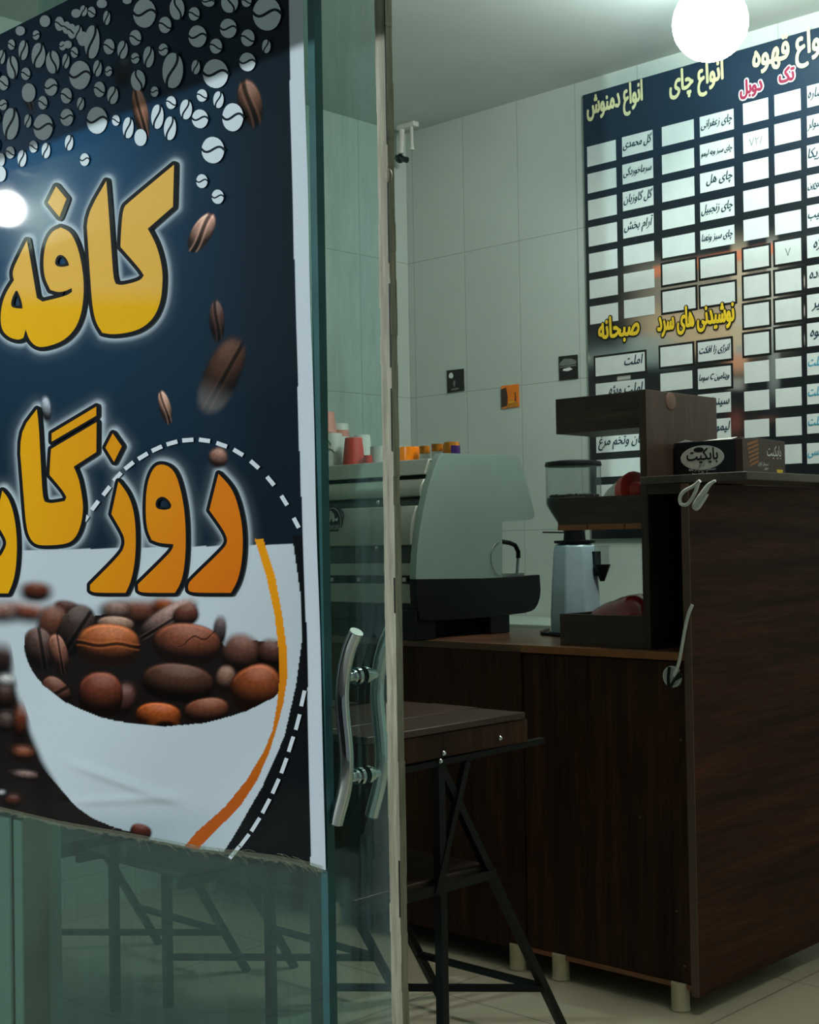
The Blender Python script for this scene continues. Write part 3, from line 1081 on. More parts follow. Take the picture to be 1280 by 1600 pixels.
GB = [(190, 70, 57, 85, 'b'), (430, 14, 50, 40, 'h'), (595, 24, 65, 78, 'b'), (725, 12, 38, 45, 'd'), (882, 110, 110, 130, 'h'), (322, 110, 42, 52, 'd'), (98, 195, 48, 63, 'd'),
      (348, 283, 70, 85, 'h'), (585, 222, 65, 75, 'h'), (490, 358, 47, 58, 'd'), (735, 295, 52, 65, 'd'), (878, 360, 33, 53, 'v'), (732, 480, 63, 72, 'h'),
      (85, 385, 37, 47, 'h'), (158, 545, 80, 138, 'v'), (335, 520, 33, 55, 'v'), (487, 570, 98, 112, 'h'), (18, 708, 30, 40, 'h'), (145, 792, 38, 50, 'd'),
      (383, 738, 40, 48, 'd'), (510, 770, 40, 65, 'v'), (260, 845, 47, 77, 'v'), (137, 990, 47, 92, 'v'), (368, 917, 63, 73, 'h'), (620, 905, 82, 110, 'h'),
      (467, 1157, 88, 103, 'h')]
ICONS = [(x / 4.923, y / 4.923, a / 4.923, b / 4.923, t) for x, y, a, b, t in GA] + [(240 + x / 4.923, y / 4.923, a / 4.923, b / 4.923, t) for x, y, a, b, t in GB]
ICONS += [(782 / 2.4615, 698 / 2.4615, 9, 11, 'h'), (843 / 2.4615, 758 / 2.4615, 9.5, 11.3, 'h')]
mo = MB()
GRV = lin((15, 32, 44))
for ik, (cx, cy, a, b, t) in enumerate(ICONS):
    lf = 0.000012 * ik
    tilt = {'h': 0.30, 'v': 0.20, 'd': -0.15, 'b': -0.12, 'x': 0.0}[t]
    n = 22
    pts = []
    for k in range(n):
        q = 2 * PI * k / n
        u, v = math.copysign(abs(math.cos(q)) ** 0.92, math.cos(q)) * a, math.sin(q) * b
        pts.append((cx + u * math.cos(tilt) - v * math.sin(tilt) * a / b * 0.8, cy + u * math.sin(tilt) + v * math.cos(tilt)))
    mo.add([on_sheet(p, 0.0018 + lf) for p in pts], [tuple(range(n))], 0, [WHT] * n)
    if t == 'x':
        continue
    cl = []
    for k in range(13):
        s = -1.06 + 2.12 * k / 12
        if t == 'h':
            u, v = s * a, -0.05 * b - 0.26 * b * math.sin(s * 2.9) - 0.16 * b * s
        elif t == 'v':
            u, v = -0.05 * a - 0.42 * a * math.sin(s * 2.2), s * b
        elif t == 'b':
            u, v = 0.10 * a + 0.38 * a * math.sin(s * 2.4), s * b
        else:
            u, v = s * a, 0.08 * b + 0.42 * b * math.sin(s * 1.9)
        cl.append((cx + u * math.cos(tilt) - v * math.sin(tilt) * a / b * 0.8, cy + u * math.sin(tilt) + v * math.cos(tilt)))
    w = 0.075 * (a + b) * 0.5 + 0.45
    L, Rr = [], []
    for k in range(13):
        d = np.array(cl[min(k + 1, 12)]) - np.array(cl[max(k - 1, 0)])
        d = np.array([-d[1], d[0]]) / max(np.hypot(*d), 1e-6) * w
        L.append(np.array(cl[k]) - d)
        Rr.append(np.array(cl[k]) + d)
    V = [on_sheet(p, 0.0018 + lf + 0.000006) for p in L] + [on_sheet(p, 0.0018 + lf + 0.000006) for p in Rr]
    mo.add(V, [(k, k + 1, k + 14, k + 13) for k in range(12)], 0, [GRV] * 26)


def dash(mb, x, y, dx, dy, L, W):
    u = np.array([dx, dy]) / math.hypot(dx, dy)
    v = np.array([-u[1], u[0]])
    c = np.array([x, y])
    mb.add([on_sheet(p, 0.0028) for p in (c - u * L / 2 - v * W / 2, c + u * L / 2 - v * W / 2, c + u * L / 2 + v * W / 2, c - u * L / 2 + v * W / 2)],
           [(0, 1, 2, 3)], 0, [lin((214, 224, 230))] * 4)


mo.build('bean_motif', 'ink', banner, smooth=0)
arc = Z3([(336, 516), (371, 467), (415, 411), (457, 357), (502, 314), (555, 278), (609, 249), (667, 227), (728, 216), (792, 217), (858, 234), (922, 263), (985, 310),
          (1046, 373), (1099, 448), (1145, 534)])
road = [(475.6, 1091), (467.5, 1128), (457, 1162.5), (446, 1196), (433, 1228), (418, 1259), (401.6, 1288), (384, 1313), (369, 1331)]
for seq, L, W in ((arc, 17.5, 6.6), (road, 25, 6)):
    mo = MB()
    for i, p in enumerate(seq):
        a, b = seq[max(i - 1, 0)], seq[min(i + 1, len(seq) - 1)]
        dash(mo, p[0], p[1], b[0] - a[0], b[1] - a[1], L if i or seq is road else 10, W)
    mo.build('dashed_line', 'ink', banner, smooth=0)

# clear tape along the foot of the sheet, frayed at its lower side
tp = MB()
rr = random.Random(11)
tx = np.linspace(-2.45, -1.49, 60)
top = np.interp(tx, gx, zbot)
for i in range(59):
    j0, j1 = rr.uniform(0.001, 0.006), rr.uniform(0.001, 0.006)
    tp.add([(tx[i], YN - 0.0044, top[i] - j0), (tx[i + 1], YN - 0.0044, top[i + 1] - j1), (tx[i + 1], YN - 0.0044, top[i + 1] + 0.006), (tx[i], YN - 0.0044, top[i] + 0.006)], [(0, 1, 2, 3)])
for k in range(46):
    x = rr.uniform(-1.78, -1.50) if k < 34 else rr.uniform(-2.4, -1.8)
    z = np.interp(x, gx, zbot)
    p = np.array((x, YN - 0.005, z + rr.uniform(-0.004, 0.010)))
    q = p + np.array((rr.uniform(0.008, 0.035), -rr.uniform(0, 0.003), rr.uniform(-0.020, 0.004)))
    tp.tube([p, (p + q) / 2 + np.array((0, 0, 0.002)), q], 0.0005, 4)
tag(tp.build('tape', 'tape', banner, smooth=0), 'frayed clear tape along the foot of the banner')

# ================================================================== MENU BOARD
YM = YB - 0.012
bx0, bx1, bz0, bz1 = at_y(911, 149, YM)[0], -1.81, at_y(930, 842, YM)[2], at_y(911, 149, YM)[2]
board = thing('menu_board', 'large black wall board with yellow headings and rows of white price fields', 'menu board', ((bx0 + bx1) / 2, YM, bz0))
bp = MB().box((bx0, YM, bz0), (bx1, YB - 0.002, bz1))
bp.build('backing_panel', 'black_plastic', board)


def board_print(px, py):
    img = np.empty((len(px), 3))
    img[:] = lin((16, 22, 27))
    up = (1 - sstep(150, 420, py + 0.25 * (px - 1000)))[:, None]
    img = img * (1 - up) + lin((22, 46, 66)) * up

    def blob(cx, cy, rx, ry, c, s=1.0, p=2):
        m = np.exp(-((np.abs((px - cx) / rx)) ** p + (np.abs((py - cy) / ry)) ** p))[:, None] * s
        img[:] = img * (1 - m) + lin(c) * m
    # printed picture: pale cup and hand behind the price fields
    blob(1110, 480, 120, 70, (150, 140, 125), 0.9, 6)
    blob(1090, 515, 95, 38, (206, 178, 140), 0.8, 4)
    blob(985, 548, 75, 26, (150, 168, 164), 0.8, 4)
    blob(940, 520, 40, 30, (22, 24, 26), 0.9, 4)
    blob(1155, 480, 13, 100, (196, 178, 150), 0.9, 6)
    blob(1207, 450, 9, 75, (190, 186, 170), 0.85, 6)
    blob(1210, 560, 9, 60, (170, 178, 176), 0.5, 4)
    k = np.exp(-(((py - (408 - 0.20 * (px - 1110))) / 9) ** 4)) * (px > 1020) * (px < 1240)
    k = k[:, None] * 0.9
    img[:] = img * (1 - k) + lin((214, 120, 84)) * k
    for yy, c in ((452, (196, 190, 172)), (498, (190, 180, 168)), (543, (150, 160, 158))):
        k = np.exp(-(((py - (yy - 0.16 * (px - 1180))) / 8) ** 4)) * (px > 1150)
        k = (k * 0.75)[:, None]
        img[:] = img * (1 - k) + lin(c) * k
    blob(1152, 566, 16, 14, (206, 140, 108), 0.9, 2)
    blob(1150, 600, 14, 10, (170, 168, 160), 0.7, 4)
    blob(1150, 660, 12, 18, (120, 62, 52), 0.8, 2)
    blob(1200, 655, 18, 6, (120, 80, 66), 0.5, 2)
    blob(918, 560, 5, 6, (190, 190, 170), 0.8, 2)
    k = np.exp(-(((py - (590 - 0.13 * (px - 980))) / 3) ** 2)) * (px > 965) * (px < 985)
    img[:] = img * (1 - k[:, None]) + lin((190, 190, 180)) * k[:, None]
    return np.clip(img, 0, 1)


nx, nz = 230, 300
gxx, gzz = np.meshgrid(np.linspace(bx0, bx1, nx), np.linspace(bz0, bz1, nz))
PT = np.stack([gxx, np.full_like(gxx, YM - 0.0006), gzz], -1).reshape(-1, 3)
px, py = to_pix(PT)
ii = np.arange(nx * nz).reshape(nz, nx)
quads = np.stack([ii[:-1, :-1], ii[:-1, 1:], ii[1:, 1:], ii[1:, :-1]], -1).reshape(-1, 4)
grid_mesh('printed_sheet', PT, quads, board_print(px, py), 'ink_board', board)

WMATS = ['ink_blue', 'ink_cyan', 'ink_pencil']
EX, EZ = (1, 0, 0), (0, 0, 1)


def cell(xl, xr, yt, yb, text=None, mat=0, framed=False, size=None, faint=None):
    a, b = at_y(xl, yt, YM), at_y(xl, yb, YM)
    slope = -(yt - 880) / (xl + 1450)
    c = at_y(xr, yt - (880 - yt) / (xl + 1450) * (xr - xl), YM)
    x0, x1, z1, z0 = a[0], c[0], a[2], b[2]
    cm = MB()
    cm.add([(x0, YM - 0.0022, z0), (x1, YM - 0.0022, z0), (x1, YM - 0.0022, z1), (x0, YM - 0.0022, z1)], [(0, 1, 2, 3)], 0)
    if framed:
        g = 0.007
        cm.add([(x0 - g, YM - 0.0014, z0 - g), (x1 + g, YM - 0.0014, z0 - g), (x1 + g, YM - 0.0014, z1 + g), (x0 - g, YM - 0.0014, z1 + g)], [(0, 1, 2, 3)], 1)
    cm.build('price_field', ['cell', 'ink_black'], board, smooth=0)
    if text:
        w, h = x1 - x0, z1 - z0
        vs, _ = text_mesh(text)
        tw = vs[:, 0].max() - vs[:, 0].min()
        sz = size or min(h * 0.60, w * 0.88 / (tw * 0.64))
        words = MB()
        for k, (du, dv) in enumerate(((0, 0), (0.0009, 0.0007), (-0.0009, -0.0007))):
            put_text(words, text, (x1 - w * 0.06 + du, YM - 0.0032 - k * 0.00005, z0 + h * 0.42 + dv), EX, EZ, sz, mat, 'r', width=min(tw * sz * 0.78, w * 0.9), shear=0.2)
        words.build('handwriting', WMATS, board, smooth=0)
    if faint:
        words = MB()
        put_text(words, faint, (0.5 * (x0 + x1), YM - 0.0032, z0 + 0.3 * (z1 - z0)), EX, EZ, 0.034, 2, 'c')
        words.build('handwriting', WMATS, board, smooth=0)


C1t, C1b = [230, 272.5, 314, 356, 397, 438.5, 479.5], [261.5, 303, 344.7, 386, 427, 467.5, 507.5]
for t, b in zip(C1t, C1b):
    cell(918 + (t - 230) * 0.018, 963 + (t - 230) * 0.014, t, b)
C2 = ['گل محمدی', 'سرماخوردگی', 'گل گاوزبان', 'آرام بخش', None, None, None]
for t, b, s in zip([215, 258, 301, 343, 385.6, 428.4, 469.7], [246, 289, 330.6, 373.4, 416, 457, 498], C2):
    cell(972.6 + (t - 215) * 0.012, 1020.5 + (t - 215) * 0.012, t, b, s)
for i, (t, b) in enumerate(zip([199, 243, 286.6, 329.7, 372.8, 414, 456.6], [229.7, 273.4, 316.6, 360, 404, 446, 489])):
    cell(1034.7 + i * 0.2, 1084.7 + i * 0.4, t, b, framed=i > 3)
C4 = ['چای زعفرانی', 'چای سبز وبه لیمو', 'چای هل', 'چای زنجبیل', 'چای سبز ونعنا', None, None]
for i, (t, b, s) in enumerate(zip([183.4, 227, 272, 317, 361, 405.6, 448.8], [215, 259.4, 302.5, 347.5, 390.6, 435.6, 479.4], C4)):
    cell(1094 + i * 0.2, 1147 + i * 0.3, t, b, s, framed=i > 4)
C5t = [162.4, 209, 254, 299, 344.4, 390.4, 433.4, 477.4, 523, 566.7, 612.3, 657, 702]
C5b = [196, 241, 286.4, 332, 377.4, 422, 467, 512.5, 556, 599.6, 643, 684.6, 728]
for i, (t, b) in enumerate(zip(C5t, C5b)):
    cell(1161.5 + i * 0.2, 1201 + i * 0.15, t, b, framed=4 < i < 9, faint='/۲۷' if i == 1 else None)
C6t = [149, 195, 241, 288, 335, 379, 425.3, 470, 514.6, 561, 608, 653.8, 696]
C6b = [182.4, 228.4, 274.4, 321.6, 368, 414, 459.3, 504.4, 547.5, 592.6, 636.8, 682.5, 726]
for i, (t, b) in enumerate(zip(C6t, C6b)):
    cell(1210.5 + i * 0.2, 1251.6 + i * 0.15, t, b, framed=4 < i < 9, faint='۷' if i == 5 else None)
C7t = [135, 182, 228, 275, 322, 369, 416, 461.4, 506, 552.8, 600.7, 647.4, 693]
C7b = [169, 215.6, 263, 310, 357, 404, 451, 497.6, 542, 587, 632.5, 678, 725]
C7 = ['عصاره', 'کنسولر', 'امریکا', 'کافئین', 'ترکیب', 'ویژه', 'ساده', 'شیر', 'قهوه', 'شکلت', 'شکلت', 'شکلت', 'گلاسی']
for i, (t, b, s) in enumerate(zip(C7t, C7b, C7)):
    cell(1261.5, 1296, t, b, s, mat=0 if i < 9 else 1, framed=4 < i < 9)
for i, (t, b, s) in enumerate(zip([559.5, 600, 641, 681, 719, 758, 797], [588.4, 632, 669, 708, 746, 785, 824], ['املت', 'املت ویژه', None, 'نان وتخم مرغ', None, None, None])):
    cell(931 + i * 0.4, 1008, t, b, s, framed=i == 0, size=0.042)
for i, (t, b) in enumerate(zip([543.3, 584.3, 625, 666], [573.7, 612, 652, 692])):
    cell(1032.5, 1082.5, t, b, framed=i == 0)
for i, (t, b, s) in enumerate(zip([535.6, 576.8, 617, 657], [566, 608.7, 648, 688], ['انرژی زا افکت', 'ویتامین C سوما', 'سینرژی', 'لیموناد'])):
    cell(1091, 1142.7, t, b, s, mat=0, framed=i < 2)


def heading(s, xl, xr, yb, size, mats, halo=None):
    heads = MB()
    a, c = at_y(xl, yb, YM), at_y(xr, yb - (880 - yb) / (xl + 1450) * (xr - xl), YM)
    if halo is not None:
        for k in range(10):
            q = 0.0066
            put_text(heads, s, (c[0] + q * math.cos(k * PI / 5), YM - 0.0030 - k * 0.00004, a[2] + q * math.sin(k * PI / 5)), EX, EZ, size, halo, 'r', width=c[0] - a[0])
    for k in range(6):
        q = 0.0026 if k else 0
        put_text(heads, s, (c[0] + q * math.cos(k * PI / 2.5), YM - 0.0040 - k * 0.00004, a[2] + q * math.sin(k * PI / 2.5)), EX, EZ, size, mats, 'r', width=c[0] - a[0])
    heads.build('heading', ['ink_gold', 'ink_cream', 'ink_red', 'ink_white', 'ink_black'], board, smooth=0)


heading('انواع دمنوش', 919, 1005, 180, 0.092, 1)
heading('انواع چای', 1048, 1131, 146, 0.092, 1)
heading('انواع قهوه', 1178, 1300, 106, 0.100, 1)
heading('تک', 1219, 1242, 130, 0.058, 2, 3)
heading('دوبل', 1158, 1192, 149, 0.058, 2, 3)
heading('صبحانه', 937, 1000, 530, 0.094, 0, 4)
heading('نوشیدنی های سرد', 1029, 1148, 517, 0.088, 0, 4)

# ================================================================== PHOTO CARDS ON THE WALL
def card(label, quad, base, extra):
    p = [at_y(x, y, YB - 0.004) for x, y in quad]
    c = sum(p) / 4
    t = thing('photo_card', label, 'photo card', (c[0], YB, min(q[2] for q in p)))
    m = MB()
    vs = [tuple(q) for q in p] + [(q[0], YB - 0.001, q[2]) for q in p]
    m.add(vs, [(0, 1, 2, 3), (7, 6, 5, 4), (0, 4, 5, 1), (1, 5, 6, 2), (2, 6, 7, 3), (3, 7, 4, 0)])
    m.build('card', base, t, smooth=0)
    d = MB()
    for poly, mi in extra:
        q = [p[0] * (1 - u) * (1 - v) + p[1] * u * (1 - v) + p[2] * u * v + p[3] * (1 - u) * v - np.array((0, 0.0008 + 0.0002 * mi, 0)) for u, v in poly]
        d.add(q, [tuple(range(len(q)))], mi)
    d.build('picture', ['ink_white', 'grey_ink', 'amber', 'brown_card', 'ink_gold', 'ink_black'], t, smooth=0)


def blobpoly(cx, cy, rx, ry, n=14, seed=0):
    r = random.Random(seed)
    return [(cx + rx * math.cos(2 * PI * k / n) * r.uniform(.8, 1.1), cy + ry * math.sin(2 * PI * k / n) * r.uniform(.8, 1.1)) for k in range(n)]


card('small near-black photo card with one pale light spot, leftmost card on the wall', [(698, 579), (724, 576), (725, 610), (699, 614)], 'black_card',
     [(blobpoly(.27, .25, .15, .14, seed=1), 0), (blobpoly(.45, .62, .07, .16, seed=2), 1), (blobpoly(.5, .88, .25, .05, seed=3), 1)])
card('small bright orange photo card, between the two dark cards on the wall', [(783, 603), (810, 600), (811, 635), (784, 639)], 'orange',
     [([(0, .15), (.3, .1), (.38, .5), (.34, .9), (0, .95)], 3), ([(.4, .82), (.95, .78), (1, .95), (.3, .99)], 2), ([(.45, .75), (.75, .72), (.78, .78), (.45, .8)], 4), ([(.8, .35), (.84, .35), (.86, .75), (.8, .75)], 3)])
card('small black and white landscape photo card, beside the left edge of the menu board', [(873, 557), (902, 554), (903, 591), (874, 594)], 'black_card',
     [([(.05, .3), (.3, .12), (.7, .15), (.95, .25), (.95, .38), (.5, .42), (.05, .4)], 1), (blobpoly(.45, .27, .16, .07, seed=5), 0), ([(.25, .55), (.6, .5), (.75, .6), (.5, .66), (.2, .62)], 0), ([(.05, .45), (.95, .42), (.95, .47), (.05, .5)], 1)])

# ================================================================== PIPE STUB UNDER THE CEILING
Yh = 3.66
h0 = at_y(628, 196, Yh)
hk = thing('pipe_stub', 'short white pipe with a dark tap end, high in the wall corner under the ceiling', 'pipe', (h0[0], Yh, ZC))
MB().tube([(h0[0], Yh, ZC), (h0[0], Yh, h0[2] - 0.02), at_y(627, 240, Yh)], 0.0105, 12).build('pipe', 'white_plastic', hk)
MB().tube([(at_y(643, 196, Yh)[0], Yh, ZC), at_y(644, 230, Yh)], 0.006, 10).tube([at_y(644, 229, Yh), at_y(644, 234, Yh)], 0.008, 10).build('thin_pipe', 'white_plastic', hk)
k = MB()
k.sphere(at_y(625, 248, Yh), 0.017, n=16, m=10)
k.tube([at_y(620, 246, Yh), at_y(636, 250, Yh)], 0.011, 12)
k.build('tap', 'steel_dark', hk)
MB().box((h0[0] - 0.02, Yh - 0.01, ZC - 0.018), (at_y(646, 196, Yh)[0] + 0.01, Yh + 0.02, ZC)).build('bracket', 'white_plastic', hk, bevel=0.003)

# ================================================================== BACK COUNTER ALONG THE MENU WALL
bc = thing('back_counter', 'low pale counter against the tiled wall behind the coffee machine', 'counter', (-2.8, 3.6, 0))
MB().box((-3.5, 3.42, 0.06), (-1.75, YB - 0.002, 0.755)).build('body', 'white_plastic', bc, bevel=0.003)
MB().box((-3.5, 3.40, 0.755), (-1.75, YB - 0.002, 0.79)).build('top', 'plaster', bc, bevel=0.004)
MB().box((-3.5, 3.45, 0.0), (-1.75, YB - 0.01, 0.06)).build('plinth', 'black_plastic', bc)

# ================================================================== BAR: CABINETS, WORKTOP, END PANEL, TOP
YF, WZ = 2.664, 0.795
XS, XM, XE = -1.694, -2.160, -3.50


def foot(mb, x, y):
    mb.lathe([(0.021, 0.0), (0.0225, 0.004), (0.0205, 0.008), (0.0205, 0.062)], (x, y, 0), 20)


cab = thing('bar_cabinet', 'dark wood cabinet at the bar corner, with upright grain and a cable hole', 'cabinet', ((XS + XM) / 2, 2.9, 0))
MB().box((XM + 0.001, YF, 0.062), (XS - 0.001, YF + 0.018, 0.774)).build('front_panel', 'wood_v', cab, bevel=0.001)
MB().box((XM + 0.001, YF + 0.020, 0.075), (XS - 0.002, 3.14, 0.772)).build('carcass', 'niche', cab)
tag(MB().box((XM + 0.001, YF - 0.001, 0.050), (XS - 0.001, 3.14, 0.061)).build('bottom_edge', 'edge_band', cab), 'orange brown lower edge')
for x, y in ((at_z(1064, 1578, 0)[0], at_z(1064, 1578, 0)[1]), (at_z(877, 1530, 0)[0], at_z(877, 1530, 0)[1]), (-1.76, 3.08), (-2.1, 3.08)):
    m = MB()
    foot(m, x, y)
    m.build('foot', 'leg', cab)
gp = at_y(1052, 1057, YF)
gm = MB().lathe([(0.024, 0.0), (0.024, -0.005), (0.020, -0.0055), (0.0195, -0.003)], gp, 26, axis='y')
gr = tag(gm.build('cable_grommet', 'white_plastic', cab), 'round white cable hole')
gb = MB()
for a, b, r in (((1046, 1042), (1045, 1073), 0.0035), ((1064, 1050), (1047, 1074), 0.0035), ((1066, 1056), (1056, 1062), 0.003)):
    A, B = at_y(*a, YF - 0.008), at_y(*b, YF - 0.008)
    gb.tube([A, (A + B) / 2 - np.array((0, 0.003, 0)), B], r, 8)
gb.build('cable', 'black_plastic', gr)
for x, y in ((1064, 1156), (1000, 1277), (1058, 1424), (1070, 1510)):
    p = at_y(x, y, YF)
    MB().lathe([(0.0028, 0.0), (0.0022, -0.0012)], p, 10, axis='y').build('screw_cap', 'edge_dark', cab)
p = at_y(915, 1300, YF)
MB().lathe([(0.005, 0.0), (0.004, -0.0008)], p, 12, axis='y').build('bolt_hole', 'niche', cab)

cab2 = thing('bar_cabinet', 'dark wood cabinet run behind the bar stools, left of the corner cabinet', 'cabinet', ((XE + XM) / 2, 2.9, 0))
for a, b in ((XE, -2.85), (-2.848, XM - 0.002)):
    MB().box((a, YF - 0.004, 0.050), (b, YF + 0.016, 0.776)).build('front_panel', 'wood_v', cab2, bevel=0.0012)
MB().box((XE, YF + 0.020, 0.062), (XM - 0.002, 3.14, 0.772)).build('carcass', 'niche', cab2)
f0 = at_z(810, 1514, 0)
for x, y in ((f0[0], f0[1]), (-2.84, f0[1]), (-3.4, f0[1]), (-2.25, 3.08), (-3.4, 3.08)):
    m = MB()
    foot(m, x, y)
    m.build('foot', 'leg', cab2)

wt = thing('worktop', 'brown laminate worktop carrying the coffee machine and grinder', 'worktop', (-2.6, 2.9, 0.775))
MB().box((XE, YF - 0.004, 0.777), (XS - 0.002, 3.18, WZ)).build('slab', 'worktop', wt, bevel=0.001)
tag(MB().box((XM, YF - 0.0065, 0.777), (XS - 0.002, YF - 0.0042, WZ - 0.0005)).build('edge_band', 'edge_band', wt), 'orange brown front edge')

ep = thing('bar_end_panel', 'tall dark wood panel with level grain closing the right end of the bar', 'bar panel', (XS + 0.01, 3.1, 0))
MB().box((XS, YF - 0.004, 0.040), (XS + 0.018, 3.66, 1.170)).build('panel', 'wood_h', ep, bevel=0.001)
MB().box((XS - 0.0005, YF - 0.0065, 0.040), (XS + 0.0185, YF - 0.0042, 1.170)).build('front_edge', 'edge_dark', ep)
for y in (3.3, 3.6):
    m = MB()
    m.lathe([(0.019, 0.0), (0.019, 0.040)], (XS + 0.009 - 0.014, y, 0), 18)
    m.build('foot', 'leg', ep)

XU0, XU1 = -1.823, -1.805                  # upright of the shelf unit
bt = thing('raised_countertop', 'grey brown raised counter top overhanging the tall end panel', 'countertop', (-1.66, 3.1, 1.171))
XO = at_y(1168, 738, YF)[0]
MB().prism([(XU1 + 0.001, YF - 0.002), (XO, YF - 0.002), (XO, 3.66), (XU1 + 0.001, 3.66)], 2, 1.172, 1.190).build('slab', 'slab', bt, bevel=0.0015)
MB().box((XU1 + 0.012, YF + 0.012, 1.150), (XS - 0.004, YF + 0.03, 1.1715)).build('batten', 'wood_x', bt)

# shelf unit standing on the worktop
YS = 2.695
su = thing('shelf_unit', 'dark wood open shelf unit with three box shelves, standing on the worktop', 'shelf unit', (-1.95, 2.80, WZ))
MB().box((XU0, YS, WZ), (XU1, 3.0, 1.392)).build('upright', 'wood_up', su, bevel=0.001)
MB().box((XU0 - 0.0005, YS - 0.003, WZ), (XU1 + 0.0005, YS - 0.0002, 1.392)).build('upright_edge', 'wood_up', su)
pc = at_x(1048, 627, XU1)
MB().lathe([(0.021, 0.0), (0.0205, 0.0012), (0.019, 0.0016)], pc, 26, axis='x').build('cover_cap', 'edge_dark', su)
XB = -2.068
ub = MB().box((XB, YS + 0.002, 1.306), (XU0, YS + 0.016, 1.391)).box((XB, YS + 0.016, 1.306), (XU0, 2.86, 1.318))
ub.box((XB, 2.846, 1.318), (XU0, 2.86, 1.391))
ub.build('top_shelf', 'wood_x', su, bevel=0.001)
ms = MB().box((XB, YS + 0.002, 1.086), (XU0, YS + 0.016, 1.151)).box((XB, YS + 0.016, 1.086), (XU0, 2.86, 1.098))
ms.build('middle_shelf', 'wood_x', su, bevel=0.001)
e = MB().box((XB, YS + 0.001, 1.0725), (XB + 0.086, YS + 0.02, 1.0855)).box((XB + 0.090, YS + 0.001, 1.0725), (XU0 - 0.052, YS + 0.02, 1.0855)).box((XU0 - 0.048, YS + 0.001, 1.0725), (XU0, YS + 0.02, 1.0855))
tag(e.build('shelf_edge', 'edge_band', su), 'orange brown lower edge of the middle shelf')
bs = MB().box((XB, YS + 0.002, WZ), (XU0, YS + 0.016, 0.871)).box((XB, YS + 0.016, WZ), (XU0, 2.86, WZ + 0.012)).box((XB, 2.848, WZ + .012), (XU0, 2.86, 0.871)).box((XB, YS + 0.016, WZ + .012), (XB + 0.012, 2.848, 0.871))
bs.build('bottom_tray', 'wood_x', su, bevel=0.001)
MB().box((XU1 + 0.0006, 2.93, WZ), (XS - 0.0008, 2.945, 1.1705)).build('back_panel', 'niche', su)  # black colour of this back imitates the shade in the niche
MB().box((XU1 + 0.0004, YS + 0.004, WZ), (XU1 + 0.0015, 2.93, 1.1705)).build('niche_shade_sheet', 'niche', su)  # thin black sheets put the niche's shade onto its side walls
MB().box((XS - 0.003, YS + 0.004, WZ), (XS - 0.0008, 2.93, 1.1705)).build('niche_shade_sheet', 'niche', su)

# ================================================================== ESPRESSO MACHINE
XR = -2.47
em = thing('espresso_machine', 'grey enamel espresso machine with round badge, seen from behind on the worktop', 'espresso machine', (-2.83, 2.9, WZ))


def side(pts):
    return [tuple(at_x(x, y, XR)[1:]) for x, y in pts]


sp = soften(side([(690, 708), (804, 711), (812, 716), (836, 800), (835, 808), (831, 812), (785, 815), (785, 905), (650, 905), (651, 870), (656, 825), (668, 765), (684, 716)]), 2, 38)
XLf = -3.22
for x0 in (XR - 0.022, XLf):
    MB().prism(sp, 0, x0, x0 + 0.022).build('side_panel', 'steel_paint', em, bevel=0.005)
yf = min(p[0] for p in sp)
zT = at_y(600, 719, yf + 0.09)[2]


def zf(y, yy):
    return at_y(580, y, yy)[2]


def fy(z):                                  # front slope of the machine
    zs_ = [0.962, 1.03, 1.11, 1.20, 1.283]
    ys_ = [yf + 0.012, yf + 0.014, yf + 0.03, yf + 0.06, yf + 0.10]
    return float(np.interp(z, zs_, ys_))


def band(name, y0, y1, mat, proud=0.0, bev=0.003, bulge=0.0):
    za, zb = at_y(580, y0, yf + 0.04)[2], at_y(580, y1, yf + 0.04)[2]
    n = 6
    pts = []
    for i in range(n + 1):
        z = za + (zb - za) * i / n
        pts.append((fy(z) - proud - bulge * math.sin(PI * i / n), z))
    back = [(fy(z) + 0.03, z) for z in (zb, za)]
    return MB().prism(pts + back, 0, XLf + 0.022, XR - 0.0225).build(name, mat, em, bevel=bev)


band('tray_front', 721, 746, 'machine_panel', 0.012)
band('gap', 746, 752, 'black_plastic', 0.002, 0)
band('upper_panel', 752, 779, 'machine_panel', 0.006, bulge=0.004)
band('gap', 779, 793, 'steel_dark', -0.006, 0)
band('badge_panel', 793, 853, 'machine_panel', 0.012, bulge=0.006)
band('gap', 853, 880, 'steel_dark', -0.004, 0)
band('lower_panel', 880, 899, 'machine_panel', 0.006)
band('slot', 899, 911, 'black_plastic', 0.002, 0)
band('base_panel', 911, 941, 'machine_panel', 0.006)
band('gap', 941, 956, 'black_plastic', 0.0, 0)
# clips and screws along the slot
for x in (520, 562, 633):
    p = at_y(x, 905, yf)
    MB().box((p[0] - 0.006, yf - 0.004, p[2] - 0.006), (p[0] + 0.006, yf + 0.01, p[2] + 0.004)).build('clip', 'steel', em)
for x, y in ((596, 785), (594, 856)):
    p = at_y(x, y, yf + 0.02)
    MB().sphere((p[0], p[1] - 0.012, p[2]), 0.005, n=12, m=8).build('screw', 'chrome', em)
# body behind the panels, cup tray on top
zt_ = 1.262
MB().prism([(yf + 0.03, 0.95), (yf + 0.045, 1.03), (yf + 0.115, zt_), (3.00, zt_), (3.075, 1.125), (2.93, 1.10), (2.93, 0.95)], 0, XLf + 0.022, XR - 0.0225).build('body', 'steel_dark', em)
tr = MB().box((XLf + 0.022, yf + 0.085, zt_), (XR - 0.0225, 3.0, zt_ + 0.004))
tr.build('cup_tray', 'steel', em)
bz = zt_ + 0.0042
